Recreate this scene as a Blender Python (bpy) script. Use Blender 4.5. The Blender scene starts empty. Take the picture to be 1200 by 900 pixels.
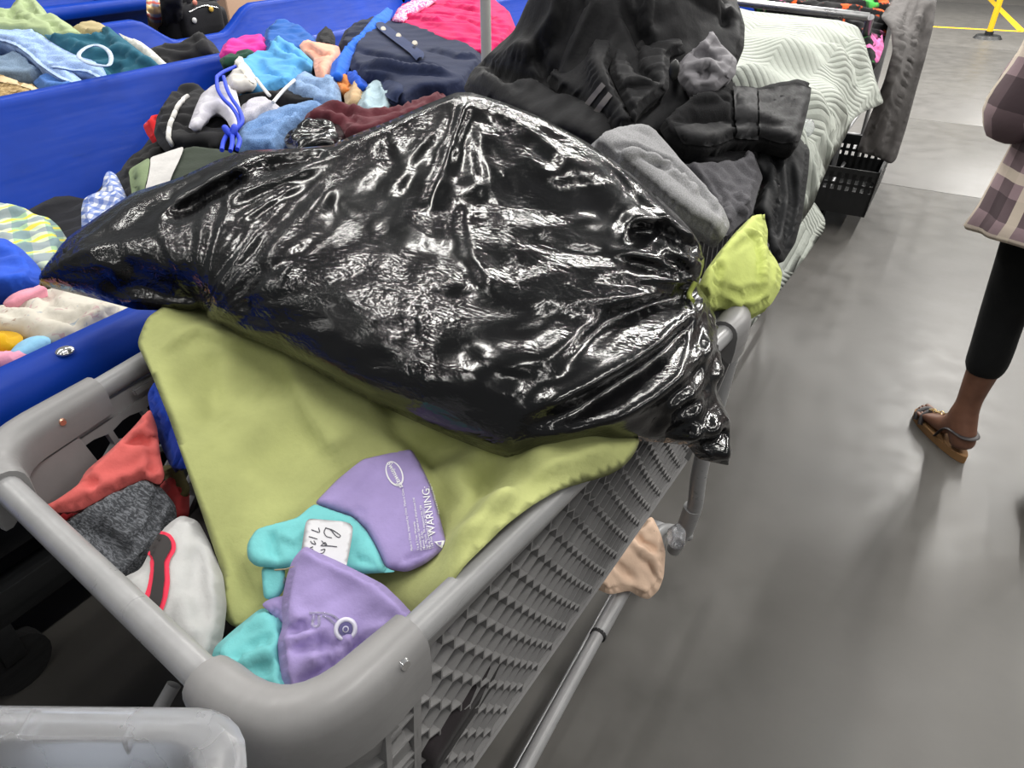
import bpy, bmesh, math, random
import numpy as np
from mathutils import Vector, Matrix, geometry
from mathutils.bvhtree import BVHTree

# ------------------------------------------------------------------ camera
SC = bpy.context.scene
COL = SC.collection
F, PITCH, YAW, CH = 850.0, math.radians(34), math.radians(30), 1.55
cam = bpy.data.cameras.new('camera'); cam.sensor_width = 36; cam.lens = F / 1200 * 36
cam.clip_start = 0.02; cam.clip_end = 100
camo = bpy.data.objects.new('camera', cam); COL.objects.link(camo)
camo.location = (0, 0, CH); camo.rotation_euler = (math.pi / 2 - PITCH, 0, YAW)
SC.camera = camo
# ------------------------------------------------------------------ world, lamps, exposure
SC.view_settings.view_transform = 'Standard'; SC.view_settings.look = 'None'
SC.view_settings.gamma = 1; SC.view_settings.use_curve_mapping = False
SC.view_settings.exposure = 0.0
W = bpy.data.worlds.new('hall_ambient'); SC.world = W; W.use_nodes = True
W.node_tree.nodes['Background'].inputs[0].default_value = (0.95, 0.98, 1, 1)
W.node_tree.nodes['Background'].inputs[1].default_value = 0.16
def strip(x, y, z, w, l, e, rz=0):
    d = bpy.data.lights.new('ceiling_strip_lamp', 'AREA'); d.shape = 'RECTANGLE'; d.size = w; d.size_y = l
    d.energy = e; d.color = (1, 0.975, 0.93)
    o = bpy.data.objects.new('ceiling_strip_lamp', d); COL.objects.link(o); o.location = (x, y, z); o.rotation_euler = (0, 0, rz)
for sx in (-5.6, -2.2, 1.2, 4.6):
    for sy in (-2.2, 1.0, 4.2, 7.4, 10.6, 13.8):
        strip(sx, sy, 4.6, 0.14, 2.2, 30 if sy < 0 else (80 if sy < 7 else 215))

# ------------------------------------------------------------------ helpers
CY, SY, CP, SP = math.cos(YAW), math.sin(YAW), math.cos(PITCH), math.sin(PITCH)
CAMP = Vector((0, 0, CH))
def ray(px, py):
    x = (px - 600) / F; y = (450 - py) / F
    fwd = CP + y * SP; dn = SP - y * CP
    return Vector((x * CY - fwd * SY, fwd * CY + x * SY, -dn))
def U(px, py, h):                    # point of the place at height h seen at a photo pixel
    r = ray(px, py); return CAMP + r * ((h - CH) / r.z)
def UX(px, py, X):                   # same, on the vertical plane x = X
    r = ray(px, py); return r * (X / r.x) + CAMP
def lin(c):
    return tuple(((v / 12.92) if v <= 0.04045 else ((v + 0.055) / 1.055) ** 2.4) for v in c)
def rgb(r, g, b): return lin((r / 255, g / 255, b / 255))

_pr = np.random.RandomState(5)
_perm = np.tile(_pr.permutation(256), 3)
_ga = _pr.rand(256) * 2 * np.pi
_GX, _GY = np.cos(_ga), np.sin(_ga)
def perlin(x, y, seed=0):
    x = x + seed * 17.31; y = y + seed * 9.77
    xi = np.floor(x).astype(int); yi = np.floor(y).astype(int); xf = x - xi; yf = y - yi
    u = xf ** 3 * (xf * (xf * 6 - 15) + 10); v = yf ** 3 * (yf * (yf * 6 - 15) + 10)
    def g(ix, iy, dx, dy):
        k = _perm[(_perm[ix & 255] + iy) & 255]
        return _GX[k] * dx + _GY[k] * dy
    a = g(xi, yi, xf, yf); b = g(xi + 1, yi, xf - 1, yf); c = g(xi, yi + 1, xf, yf - 1); d = g(xi + 1, yi + 1, xf - 1, yf - 1)
    return (a * (1 - u) + b * u) * (1 - v) + (c * (1 - u) + d * u) * v * 1.0
def rper(x, y, seed, a):
    c, s_ = math.cos(a), math.sin(a); return perlin(x * c - y * s_, x * s_ + y * c, seed)
def fbm(x, y, seed=0, o=3):
    r = 0; a = 1.0
    for i in range(o):
        r = r + a * perlin(x, y, seed + i * 3); x = x * 2.03; y = y * 2.03; a *= 0.5
    return r

def props(o, label=None, cat=None, group=None, kind=None):
    if label: o['label'] = label
    if cat: o['category'] = cat
    if group: o['group'] = group
    if kind: o['kind'] = kind
    return o
def mesh_obj(name, verts, faces, mat, parent=None, smooth=True, uv=None):
    me = bpy.data.meshes.new(name); me.from_pydata([tuple(v) for v in verts], [], faces); me.update()
    if mat: me.materials.append(mat)
    if smooth: me.polygons.foreach_set('use_smooth', [True] * len(me.polygons))
    if uv is not None:
        l = me.uv_layers.new(name='uv'); idx = np.zeros(len(me.loops), dtype=np.int32); me.loops.foreach_get('vertex_index', idx)
        l.data.foreach_set('uv', np.asarray(uv)[idx].ravel())
    o = bpy.data.objects.new(name, me); COL.objects.link(o)
    if parent: attach(o, parent)
    return o
def attach(o, parent):               # parent given in world space; keep world placement
    o.parent = parent
    o.matrix_parent_inverse = Matrix.Translation(-parent.location) if parent.type == 'EMPTY' else Matrix.Identity(4)
def thing(name, label, cat, loc=(0, 0, 0), group=None):
    o = bpy.data.objects.new(name, None); COL.objects.link(o); o.location = loc; o.empty_display_size = 0.1
    return props(o, label, cat, group)
def bm_obj(name, bm, mat, parent=None, smooth=True):
    me = bpy.data.meshes.new(name); bmesh.ops.recalc_face_normals(bm, faces=bm.faces); bm.to_mesh(me); bm.free()
    if mat: me.materials.append(mat)
    if smooth: me.polygons.foreach_set('use_smooth', [True] * len(me.polygons))
    o = bpy.data.objects.new(name, me); COL.objects.link(o)
    if parent: attach(o, parent)
    return o
def sharp(o, ang=40):
    m = o.data
    bm = bmesh.new(); bm.from_mesh(m)
    for e in bm.edges:
        if len(e.link_faces) == 2 and e.calc_face_angle(0) > math.radians(ang): e.smooth = False
    bm.to_mesh(m); bm.free(); return o
def add_box(bm, c, s, rz=0, bev=0.0, rot=None):
    M = Matrix.Translation(c) @ (rot.to_4x4() if rot else Matrix.Rotation(rz, 4, 'Z')) @ Matrix.Diagonal((s[0], s[1], s[2], 1))
    r = bmesh.ops.create_cube(bm, size=1, matrix=M)
    if bev: 
        es = list({e for v in r['verts'] for e in v.link_edges})
        bmesh.ops.bevel(bm, geom=es, offset=bev, segments=2, affect='EDGES', profile=0.5)
def catmull(pts, n=8, closed=False):
    P = [Vector(p) for p in pts]; out = []
    m = len(P); rng = range(m if closed else m - 1)
    for i in rng:
        if closed: a, b, c, d = P[i - 1], P[i], P[(i + 1) % m], P[(i + 2) % m]
        else: a, b, c, d = P[max(i - 1, 0)], P[i], P[i + 1], P[min(i + 2, m - 1)]
        for k in range(n):
            t = k / n
            out.append(0.5 * ((2 * b) + (c - a) * t + (2 * a - 5 * b + 4 * c - d) * t * t + (3 * b - a - 3 * c + d) * t ** 3))
    if not closed: out.append(P[-1].copy())
    return out
def add_tube(bm, pts, r, seg=10, closed=False, flat=1.0, caps=True):
    pts = [Vector(p) for p in pts]; n = len(pts); rings = []
    rr = r if isinstance(r, (list, tuple)) else [r] * n
    up = Vector((0, 0, 1)); prev = None
    for i in range(n):
        if closed: t = (pts[(i + 1) % n] - pts[i - 1])
        else: t = pts[min(i + 1, n - 1)] - pts[max(i - 1, 0)]
        t.normalize()
        s = t.cross(prev if prev is not None else (up if abs(t.z) < 0.95 else Vector((1, 0, 0))))
        if prev is None: nrm = s.cross(t).normalized(); 
        else: nrm = (prev - t * prev.dot(t)).normalized()
        prev = nrm; s = t.cross(nrm).normalized()
        rings.append([bm.verts.new(pts[i] + (math.cos(2 * math.pi * k / seg) * s + math.sin(2 * math.pi * k / seg) * flat * nrm) * rr[i]) for k in range(seg)])
    for i in range(n if closed else n - 1):
        a, b = rings[i], rings[(i + 1) % n]
        for k in range(seg): bm.faces.new((a[k], a[(k + 1) % seg], b[(k + 1) % seg], b[k]))
    if caps and not closed:
        bm.faces.new(rings[0]); bm.faces.new(rings[-1])
def tube(name, pts, r, mat, parent=None, seg=10, closed=False, flat=1.0):
    bm = bmesh.new(); add_tube(bm, pts, r, seg, closed, flat); return sharp(bm_obj(name, bm, mat, parent), 60)
def box(name, c, s, mat, parent=None, rz=0, bev=0.004, rot=None):
    bm = bmesh.new(); add_box(bm, c, s, rz, bev, rot); return sharp(bm_obj(name, bm, mat, parent), 35)
def disc(name, c, r, h, mat, parent=None, axis=(0, 0, 1), seg=20, r2=None, bev=0.0):
    bm = bmesh.new(); q = Vector((0, 0, 1)).rotation_difference(Vector(axis)).to_matrix().to_4x4()
    bmesh.ops.create_cone(bm, cap_ends=True, segments=seg, radius1=r, radius2=r if r2 is None else r2, depth=h, matrix=Matrix.Translation(c) @ q)
    return sharp(bm_obj(name, bm, mat, parent), 40)
def ball(name, c, s, mat, parent=None, sub=3):
    bm = bmesh.new(); bmesh.ops.create_icosphere(bm, subdivisions=sub, radius=1, matrix=Matrix.Translation(c) @ Matrix.Diagonal((s[0], s[1], s[2], 1)))
    return bm_obj(name, bm, mat, parent)

# ------------------------------------------------------------------ materials
def newmat(name):
    m = bpy.data.materials.new(name); m.use_nodes = True
    nt = m.node_tree; return m, nt, nt.nodes['Principled BSDF']
def node(nt, t, **k):
    n = nt.nodes.new(t)
    for a, b in k.items():
        if a.startswith('i_'):
            key = a[2:]; key = int(key) if key.isdigit() else key.replace('_', ' ')
            n.inputs[key].default_value = b
        else: setattr(n, a, b)
    return n
def mth(nt, op, a, b=None, c=None):
    n = nt.nodes.new('ShaderNodeMath'); n.operation = op
    for i, v in enumerate((a, b, c)):
        if v is None: continue
        if isinstance(v, (int, float)): n.inputs[i].default_value = v
        else: nt.links.new(v, n.inputs[i])
    return n.outputs[0]
def mixc(nt, f, a, b, mode='MIX'):
    n = nt.nodes.new('ShaderNodeMix'); n.data_type = 'RGBA'; n.blend_type = mode
    for s, v in ((n.inputs[0], f), (n.inputs[6], a), (n.inputs[7], b)):
        if isinstance(v, tuple): s.default_value = (*v[:3], 1)
        elif isinstance(v, (int, float)): s.default_value = v
        else: nt.links.new(v, s)
    return n.outputs[2]
def uvsock(nt):
    n = nt.nodes.new('ShaderNodeUVMap'); n.uv_map = 'uv'; return n.outputs[0]
def noise(nt, vec, scale, detail=3, rough=0.5, dist=0):
    n = nt.nodes.new('ShaderNodeTexNoise'); n.inputs['Scale'].default_value = scale; n.inputs['Detail'].default_value = detail
    n.inputs['Roughness'].default_value = rough; n.inputs['Distortion'].default_value = dist
    if vec is not None: nt.links.new(vec, n.inputs['Vector'])
    return n.outputs[0]
def ramp(nt, f, a, b, lo=0.0, hi=1.0):
    n = nt.nodes.new('ShaderNodeMapRange'); n.inputs[1].default_value = a; n.inputs[2].default_value = b
    n.inputs[3].default_value = lo; n.inputs[4].default_value = hi; nt.links.new(f, n.inputs[0]); return n.outputs[0]
def bump(nt, h, strength, dist, bsdf, prev=None):
    n = nt.nodes.new('ShaderNodeBump'); n.inputs['Strength'].default_value = strength; n.inputs['Distance'].default_value = dist
    nt.links.new(h, n.inputs['Height'])
    if prev is not None: nt.links.new(prev, n.inputs['Normal'])
    nt.links.new(n.outputs[0], bsdf.inputs['Normal']); return n.outputs[0]
def geo(nt): return nt.nodes.new('ShaderNodeTexCoord').outputs['Object']
def pos(nt): return nt.nodes.new('ShaderNodeNewGeometry').outputs['Position']
CM = {}
def cm(r, g, b, kind='cotton', rough=0.9, key=None, sheen=0.05):      # plain fabric
    k = (r, g, b, kind)
    if k in CM: return CM[k]
    m, nt, bs = newmat('fabric_%s_%d_%d_%d' % (kind, r, g, b))
    base = rgb(r, g, b); p = pos(nt)
    dark = tuple(v * 0.8 for v in base)
    f = noise(nt, p, 14, 4, 0.6)
    c = mixc(nt, ramp(nt, f, 0.3, 0.7), dark, base)
    if kind == 'denim':
        f2 = noise(nt, p, 420, 2, 0.6); c = mixc(nt, ramp(nt, f2, 0.42, 0.62), c, tuple(min(1, v * 1.7 + 0.04) for v in base))
        f3 = noise(nt, p, 22, 3, 0.5); c = mixc(nt, ramp(nt, f3, 0.5, 0.8, 0, 0.5), c, tuple(min(1, v * 1.9 + 0.05) for v in base))
    if kind == 'heather':
        mp = node(nt, 'ShaderNodeMapping'); nt.links.new(p, mp.inputs[0]); mp.inputs['Scale'].default_value = (60, 420, 420)
        f2 = noise(nt, mp.outputs[0], 1, 2, 0.6); c = mixc(nt, ramp(nt, f2, 0.45, 0.62), c, tuple(min(1, v * 2.4 + 0.03) for v in base))
    if kind == 'fleece':
        f2 = noise(nt, p, 500, 2, 0.7); c = mixc(nt, ramp(nt, f2, 0.38, 0.66), tuple(v * 0.72 for v in base), tuple(min(1, v * 1.25) for v in base))
    nt.links.new(c, bs.inputs['Base Color'])
    bs.inputs['Roughness'].default_value = rough
    if kind == 'nylon': bs.inputs['Roughness'].default_value = 0.62
    bs.inputs['Specular IOR Level'].default_value = 0.16
    bs.inputs['Sheen Weight'].default_value = sheen; bs.inputs['Sheen Roughness'].default_value = 0.5
    h = noise(nt, p, 60 if kind != 'fleece' else 380, 4, 0.6)
    b1 = bump(nt, h, 0.35 if kind != 'fleece' else 0.5, 0.004, bs)
    CM[k] = m; return m
def plaidmat(name, base, s1, s2, pitch, cross=None, w=0.5, rot=0.0, extra=None):
    m, nt, bs = newmat(name); uv = uvsock(nt)
    mp = node(nt, 'ShaderNodeMapping'); nt.links.new(uv, mp.inputs[0]); mp.inputs['Rotation'].default_value = (0, 0, rot)
    sp = node(nt, 'ShaderNodeSeparateXYZ'); nt.links.new(mp.outputs[0], sp.inputs[0])
    def band(ax, off, ww): return mth(nt, 'LESS_THAN', mth(nt, 'FRACT', mth(nt, 'ADD', mth(nt, 'DIVIDE', sp.outputs[ax], pitch), off + 50)), ww)
    a = band(0, 0, w); b = band(1, 0, w)
    c = mixc(nt, mth(nt, 'MULTIPLY', a, 0.62), base, s1)
    c = mixc(nt, mth(nt, 'MULTIPLY', b, 0.62), c, s2)
    if extra:
        c = mixc(nt, mth(nt, 'MULTIPLY', band(1, 0.35, 0.16), 0.9), c, extra)
    nt.links.new(c, bs.inputs['Base Color']); bs.inputs['Roughness'].default_value = 0.9; bs.inputs['Specular IOR Level'].default_value = 0.2
    bump(nt, noise(nt, pos(nt), 80, 3), 0.3, 0.003, bs); return m
def spotmat(name, base, spots, scale, thr=0.36, dist=1.2):
    m, nt, bs = newmat(name); uv = uvsock(nt); c = base
    for i, s in enumerate(spots):
        mp = node(nt, 'ShaderNodeMapping'); nt.links.new(uv, mp.inputs[0]); mp.inputs['Location'].default_value = (i * 7.3, i * 3.1, 0)
        f = noise(nt, mp.outputs[0], scale * (1 + 0.25 * i), 3, 0.55, dist)
        c = mixc(nt, ramp(nt, f, thr - 0.03, thr + 0.02, 1, 0), c, s)
    nt.links.new(c, bs.inputs['Base Color']) if not isinstance(c, tuple) else None
    bs.inputs['Roughness'].default_value = 0.85; bs.inputs['Specular IOR Level'].default_value = 0.2
    bump(nt, noise(nt, pos(nt), 70, 3), 0.3, 0.003, bs); return m
def plastic(name, c, rough=0.4, var=0.12, scr=0.0, spec=0.5, nscale=9):
    m, nt, bs = newmat(name); p = pos(nt)
    f = noise(nt, p, nscale, 5, 0.6)
    nt.links.new(mixc(nt, ramp(nt, f, 0.3, 0.7), tuple(v * (1 - var) for v in c), tuple(min(1, v * (1 + var)) for v in c)), bs.inputs['Base Color'])
    mp = node(nt, 'ShaderNodeMapping'); nt.links.new(p, mp.inputs[0]); mp.inputs['Scale'].default_value = (70, 4, 60)
    f2 = noise(nt, mp.outputs[0], 1.0, 4, 0.65)
    nt.links.new(ramp(nt, f2, 0.3, 0.7, rough * 0.75, min(1, rough * 1.35)), bs.inputs['Roughness'])
    bs.inputs['Specular IOR Level'].default_value = spec
    if scr: bump(nt, f2, scr, 0.002, bs)
    return m
def metal(name, c, rough=0.35):
    m, nt, bs = newmat(name); f = noise(nt, pos(nt), 30, 4)
    nt.links.new(mixc(nt, f, tuple(v * 0.75 for v in c), c), bs.inputs['Base Color']); bs.inputs['Metallic'].default_value = 0.9
    nt.links.new(ramp(nt, f, 0.3, 0.7, rough * 0.8, rough * 1.3), bs.inputs['Roughness']); return m
def flat(name, c, rough=0.8):
    m, nt, bs = newmat(name); f = noise(nt, pos(nt), 40, 3)
    nt.links.new(mixc(nt, f, tuple(v * 0.92 for v in c), c), bs.inputs['Base Color']); bs.inputs['Roughness'].default_value = rough; return m

# ------------------------------------------------------------------ cloth: one piece of fabric from its hem line, heights and folds
def hidw(px, py, pts):
    a = np.array([[p[0], p[1], p[2]] for p in pts], float)
    w = 1 / ((a[:, 0] - px) ** 2 + (a[:, 1] - py) ** 2 + 4) ** 1.2
    return float((w * a[:, 2]).sum() / w.sum())
def inside(q, poly):
    x, y = q[:, 0][:, None], q[:, 1][:, None]; x1, y1 = poly[:, 0][None], poly[:, 1][None]
    p2 = np.roll(poly, -1, 0); x2, y2 = p2[:, 0][None], p2[:, 1][None]
    c = ((y1 > y) != (y2 > y)) & (x < (x2 - x1) * (y - y1) / (y2 - y1 + 1e-12) + x1)
    return c.sum(1) % 2 == 1
def segdist(q, a, b):
    ab = b - a; L = (ab ** 2).sum(1) + 1e-12
    best = np.full(len(q), 1e9); tb = np.zeros(len(q))
    for i in range(len(a)):
        t = np.clip(((q - a[i]) @ ab[i]) / L[i], 0, 1)
        d = np.hypot(q[:, 0] - a[i, 0] - t * ab[i, 0], q[:, 1] - a[i, 1] - t * ab[i, 1])
        m = d < best; best[m] = d[m]; tb[m] = (i + t[m]) / len(a)
    return best, tb
def buckle(X, FA, strain, ax, fixed, floor_, iters, bend, iso=0.35, drop=0.004):
    """the fabric is longer than the space it lies in: let it buckle into folds (position based, Jacobi)"""
    T = np.array(FA); e = np.vstack([T[:, [0, 1]], T[:, [1, 2]], T[:, [2, 0]]]); e.sort(1); e = np.unique(e, axis=0)
    i, j = e[:, 0], e[:, 1]; n = len(X); P = X.copy()
    d2 = P[j, :2] - P[i, :2]; l0 = np.hypot(d2[:, 0], d2[:, 1]); cc = (d2 @ ax) / (l0 + 1e-12)
    L = l0 * (1 + strain * (iso + (1 - iso) * cc ** 2))
    base = P[j] - P[i]; L = np.maximum(L, np.minimum(np.sqrt((base ** 2).sum(1)), l0 * 2.5))
    deg = np.bincount(i, minlength=n) + np.bincount(j, minlength=n); w = (1.4 / np.maximum(deg, 1))[:, None]
    mv = np.where(fixed, 0.0, 1.0)[:, None]
    for it in range(iters):
        d = P[j] - P[i]; l = np.sqrt((d ** 2).sum(1)) + 1e-9; c = d * ((l - L) / l * 0.5)[:, None]
        acc = np.stack([np.bincount(i, c[:, k], n) - np.bincount(j, c[:, k], n) for k in range(3)], 1)
        P = P + acc * w * mv * 2.0
        z = P[:, 2]; lap = (np.bincount(i, z[j], n) + np.bincount(j, z[i], n)) / np.maximum(deg, 1) - z
        lp2 = (np.bincount(i, lap[j], n) + np.bincount(j, lap[i], n)) / np.maximum(deg, 1) - lap
        P[:, 2] = np.maximum(z - bend * lp2 * mv[:, 0] + drop * lap * mv[:, 0], floor_)
    return P
def cloth(name, mat, outline, folds=(), ctrl=(), bulge=0.03, edge=0.06, under=0.06, thick=None, res=0.014,
          wr=0.008, ws=9.0, ang=0.0, ratio=4.0, seed=1, face=0.5, gather=(), crk=None, sm=2, parent=None, uvrot=0, post=None, soft=True, strain=0.30, iters=50, bend=0.10):
    if soft and thick is None: bulge, edge, res, wr, ws = bulge * 0.7, edge * 0.5, res * 0.72, wr * 0.7, ws * 1.5; folds = [(f[0], f[1] * 0.75, f[2] * 1.35) for f in folds]
    P3 = [U(*p[:3]) for p in outline]
    cen = sum(P3, Vector()) / len(P3)
    n = (Vector((0, 0, 1)) * (1 - face) + (CAMP - cen).normalized() * face).normalized()
    e1 = Vector((CY, SY, 0)); e1 = (e1 - n * e1.dot(n)).normalized(); e2 = n.cross(e1)
    E = np.array([e1, e2, n]); c0 = np.array(cen)
    dom = lambda pts: (np.array([list(p) for p in pts], float) - c0) @ E.T
    B = dom(P3)
    out = []
    for i in range(len(B)):
        a, b = B[i], B[(i + 1) % len(B)]; k = max(1, int(np.hypot(*(b - a)[:2]) / res + 0.5))
        for j in range(k): out.append(a + (b - a) * j / k)
    B = np.array(out)
    for _ in range(sm): B = 0.5 * B + 0.25 * (np.roll(B, 1, 0) + np.roll(B, -1, 0))
    nb = len(B); poly = B[:, :2]
    lo, hi = poly.min(0), poly.max(0)
    gx = np.arange(lo[0], hi[0], res); gy = np.arange(lo[1], hi[1], res * 0.866)
    X, Y = np.meshgrid(gx, gy); X = X + (np.arange(len(gy)) % 2)[:, None] * res * 0.5
    q = np.stack([X.ravel(), Y.ravel()], 1)
    q = q[inside(q, poly)]
    d, _ = segdist(q, poly, np.roll(poly, -1, 0)); q = q[d > res * 0.55]
    allp = np.vstack([poly, q])
    vo, _, fo, *_ = geometry.delaunay_2d_cdt([Vector(p) for p in allp], [(i, (i + 1) % nb) for i in range(nb)], [], 1, 1e-6)
    V = np.array([[v.x, v.y] for v in vo]); FA = [tuple(f) for f in fo]
    d, _ = segdist(V, poly, np.roll(poly, -1, 0)); bd = d < 1e-5
    # resting surface from hem and control points
    CP_ = dom([U(*c[:3]) for c in ctrl]) if len(ctrl) else np.zeros((0, 3))
    S = np.vstack([B] + [CP_] * 6) if len(ctrl) else B
    wgt = np.concatenate([np.full(nb, 1.0), np.full(len(CP_) * 6, max(1.0, nb / 60.0))]) if len(ctrl) else np.ones(nb)
    r = np.zeros(len(V))
    for s in range(0, len(V), 2000):
        D2 = ((V[s:s + 2000, None, :] - S[None, :, :2]) ** 2).sum(2) + 1e-6
        w = wgt / D2 ** 1.4; r[s:s + 2000] = (w * S[:, 2]).sum(1) / w.sum(1)
    prof = np.sqrt(np.clip(1 - (1 - np.clip(d / edge, 0, 1)) ** 2, 0, 1))
    top = r + bulge * prof
    ca, sa = math.cos(ang), math.sin(ang)
    a = V[:, 0] * ca + V[:, 1] * sa; b = -V[:, 0] * sa + V[:, 1] * ca
    wx = fbm(V[:, 0] * 7, V[:, 1] * 7, seed + 40, 2) * 0.55; wy = fbm(V[:, 0] * 7 + 9, V[:, 1] * 7 - 4, seed + 50, 2) * 0.55
    n1 = rper(a * ws / ratio + wx, b * ws + wy, seed, 0.35); n2 = rper(a * ws * 2.1 / ratio + wy, b * ws * 2.1 + wx, seed + 7, -0.5)
    a2 = a * 0.6 + b * 0.8; b2 = -a * 0.8 + b * 0.6
    n3 = rper(a2 * ws * 1.6 / ratio + wx, b2 * ws * 1.6 + wy, seed + 11, 0.9)
    wv = (np.abs(n1) ** 0.85 * 3.0 - 0.8) + (np.abs(n2) * 1.5 - 0.35) + 0.45 * (np.abs(n3) * 2.2 - 0.5)
    mask = np.clip(d / 0.02, 0, 1)
    top = top + wr * wv * (0.25 + 0.75 * mask) * (~bd)
    allc = list(outline) + list(ctrl)
    for fd in folds:
        pts, wd, am = fd[:3]
        fp = dom([U(x, y, hidw(x, y, allc)) for x, y in pts])[:, :2]
        if len(fp) == 1: dd = np.hypot(V[:, 0] - fp[0, 0], V[:, 1] - fp[0, 1]); tt = np.full(len(V), 0.5)
        else: dd, tt = segdist(V, fp[:-1], fp[1:])
        tp = np.clip(np.minimum(tt, 1 - tt) * 5 + 0.25, 0, 1) if len(fp) > 1 else 1
        if not soft or len(fp) == 1: prf = np.exp(-(dd / wd) ** 2)
        elif am < 0: prf = 0.45 * np.exp(-(dd / wd) ** 2) + 0.55 * np.exp(-dd / (0.8 * wd))
        else:                        # a lap of cloth: steep on one side, running out on the other
            sg = np.zeros(len(V)); bst = np.full(len(V), 1e9)
            for q0, q1 in zip(fp[:-1], fp[1:]):
                v1 = q1 - q0; t_ = np.clip(((V - q0) @ v1) / (v1 @ v1 + 1e-12), 0, 1); dv = V - q0 - t_[:, None] * v1; dq = np.hypot(dv[:, 0], dv[:, 1])
                m_ = dq < bst; bst[m_] = dq[m_]; sg[m_] = np.sign(v1[0] * dv[m_, 1] - v1[1] * dv[m_, 0])
            prf = np.where(sg > 0, np.exp(-(dd / (1.6 * wd)) ** 1.3), np.exp(-(dd / (0.5 * wd)) ** 2))
        top = top + am * prf * tp * np.clip(d / (0.015 if thick is None else 0.06), 0, 1)
    for (gx_, gy_, cnt, am, reach) in gather:
        g = dom([U(gx_, gy_, hidw(gx_, gy_, allc))])[0]
        dx, dy = V[:, 0] - g[0], V[:, 1] - g[1]; rr = np.hypot(dx, dy); th = np.arctan2(dy, dx)
        k = perlin(th * cnt + 0.4 * perlin(rr * 6, th * 2, seed), rr * 2.2, seed + 21)
        top = top + am * (np.abs(k) * 3 - 0.7) * np.exp(-(rr / reach) ** 2) * np.clip(rr / 0.03, 0, 1) * mask
    if crk:                       # crinkled film
        for sc, am in crk:
            k1 = rper(V[:, 0] * sc + wx * 1.5, V[:, 1] * sc + wy * 1.5, seed + 31, 0.5 + sc); k2 = rper(V[:, 0] * sc * 0.5 + wy, V[:, 1] * sc * 1.6 + wx, seed + 37, 1.1 + sc)
            top = top + am * (np.abs(k1) * 2 + np.abs(k2) * 1.6 - 0.9) * mask
    if post is not None: top = post(V, top, d)
    XY = V
    if strain:
        Pb = buckle(np.column_stack([V, top]), FA, strain, np.array([-sa, ca]), bd, r - 0.02 if thick is None else r - 0.05, iters, bend)
        XY, top = Pb[:, :2], Pb[:, 2]
    if thick is not None: bot = top - thick
    else: bot = r - under * prof
    bot = np.minimum(bot, top - 0.001)
    top3 = c0 + XY[:, :1] * E[0] + XY[:, 1:2] * E[1] + np.where(bd, r if thick is None else top, top)[:, None] * E[2]
    bi = np.full(len(V), -1); inn = np.where(~bd)[0]; bi[inn] = len(V) + np.arange(len(inn)); bi[bd] = np.where(bd)[0]
    bot3 = c0 + XY[inn, :1] * E[0] + XY[inn, 1:2] * E[1] + bot[inn][:, None] * E[2]
    faces = FA + [tuple(int(bi[i]) for i in reversed(f)) for f in FA if not all(bd[i] for i in f)]
    uv = np.vstack([V, V[inn]])
    if uvrot: uv = uv @ np.array([[math.cos(uvrot), math.sin(uvrot)], [-math.sin(uvrot), math.cos(uvrot)]])
    o = mesh_obj(name, np.vstack([top3, bot3]), faces, mat, parent, True, uv)
    return o
def garment(name, label, cat, mat, outline, group=None, **k):
    o = cloth(name, mat, outline, **k); return props(o, label, cat, group)
_bvh = {}
def bvh_of(o):
    if o.name not in _bvh:
        me = o.data; _bvh[o.name] = BVHTree.FromPolygons([v.co.copy() for v in me.vertices], [tuple(p.vertices) for p in me.polygons])
    return _bvh[o.name]
def onto(o, px, py, off=0.002):
    h = bvh_of(o).ray_cast(CAMP, ray(px, py).normalized())
    if h[0] is None: return None
    nn = h[1]; 
    if nn.dot(ray(px, py)) > 0: nn = -nn
    return h[0] + nn * off
def decal(name, o, poly, mat, off=0.0015, step=4.0, parent=None, sm=1):
    """a print, patch or band sewn on the garment o: follows its surface"""
    pts = []
    for i in range(len(poly)):
        a = np.array(poly[i], float); b = np.array(poly[(i + 1) % len(poly)], float); k = max(1, int(np.hypot(*(b - a)) / step))
        for j in range(k): pts.append(a + (b - a) * j / k)
    B = np.array(pts)
    for _ in range(sm): B = 0.5 * B + 0.25 * (np.roll(B, 1, 0) + np.roll(B, -1, 0))
    lo, hi = B.min(0), B.max(0)
    X, Y = np.meshgrid(np.arange(lo[0], hi[0], step), np.arange(lo[1], hi[1], step)); q = np.stack([X.ravel(), Y.ravel()], 1)
    if len(q):
        q = q[inside(q, B)]
        if len(q): q = q[segdist(q, B, np.roll(B, -1, 0))[0] > step * 0.5]
    allp = np.vstack([B, q]) if len(q) else B
    vo, _, fo, *_ = geometry.delaunay_2d_cdt([Vector(p) for p in allp], [(i, (i + 1) % len(B)) for i in range(len(B))], [], 1, 1e-5)
    return project_mesh(name, o, [(v.x, v.y) for v in vo], [tuple(f) for f in fo], mat, off, parent)
def project_mesh(name, o, pv, pf, mat, off, parent):
    v3 = []; ok = []
    for (x, y) in pv:
        h = onto(o, x, y, off); v3.append(h if h else Vector()); ok.append(h is not None)
    fs = []
    for f in pf:
        if all(ok[i] for i in f):
            c = [v3[i] for i in f]; m = max((c[i] - c[i - 1]).length for i in range(len(c)))
            if m < 0.12:
                nn = (c[1] - c[0]).cross(c[2] - c[0]); fs.append(tuple(f) if nn.dot(CAMP - c[0]) > 0 else tuple(reversed(f)))
    used = sorted({i for f in fs for i in f}); mp = {k: i for i, k in enumerate(used)}
    if not fs: print('EMPTY DECAL', name); return None
    nv = len(used); vs = [v3[i] for i in used]
    bk = [v - (CAMP - v).normalized() * 0.0008 for v in vs]            # a little thickness towards the garment
    F1 = [tuple(mp[i] for i in f) for f in fs]
    return mesh_obj(name, vs + bk, F1 + [tuple(nv + i for i in reversed(f)) for f in F1], mat, parent or o, True)
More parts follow.
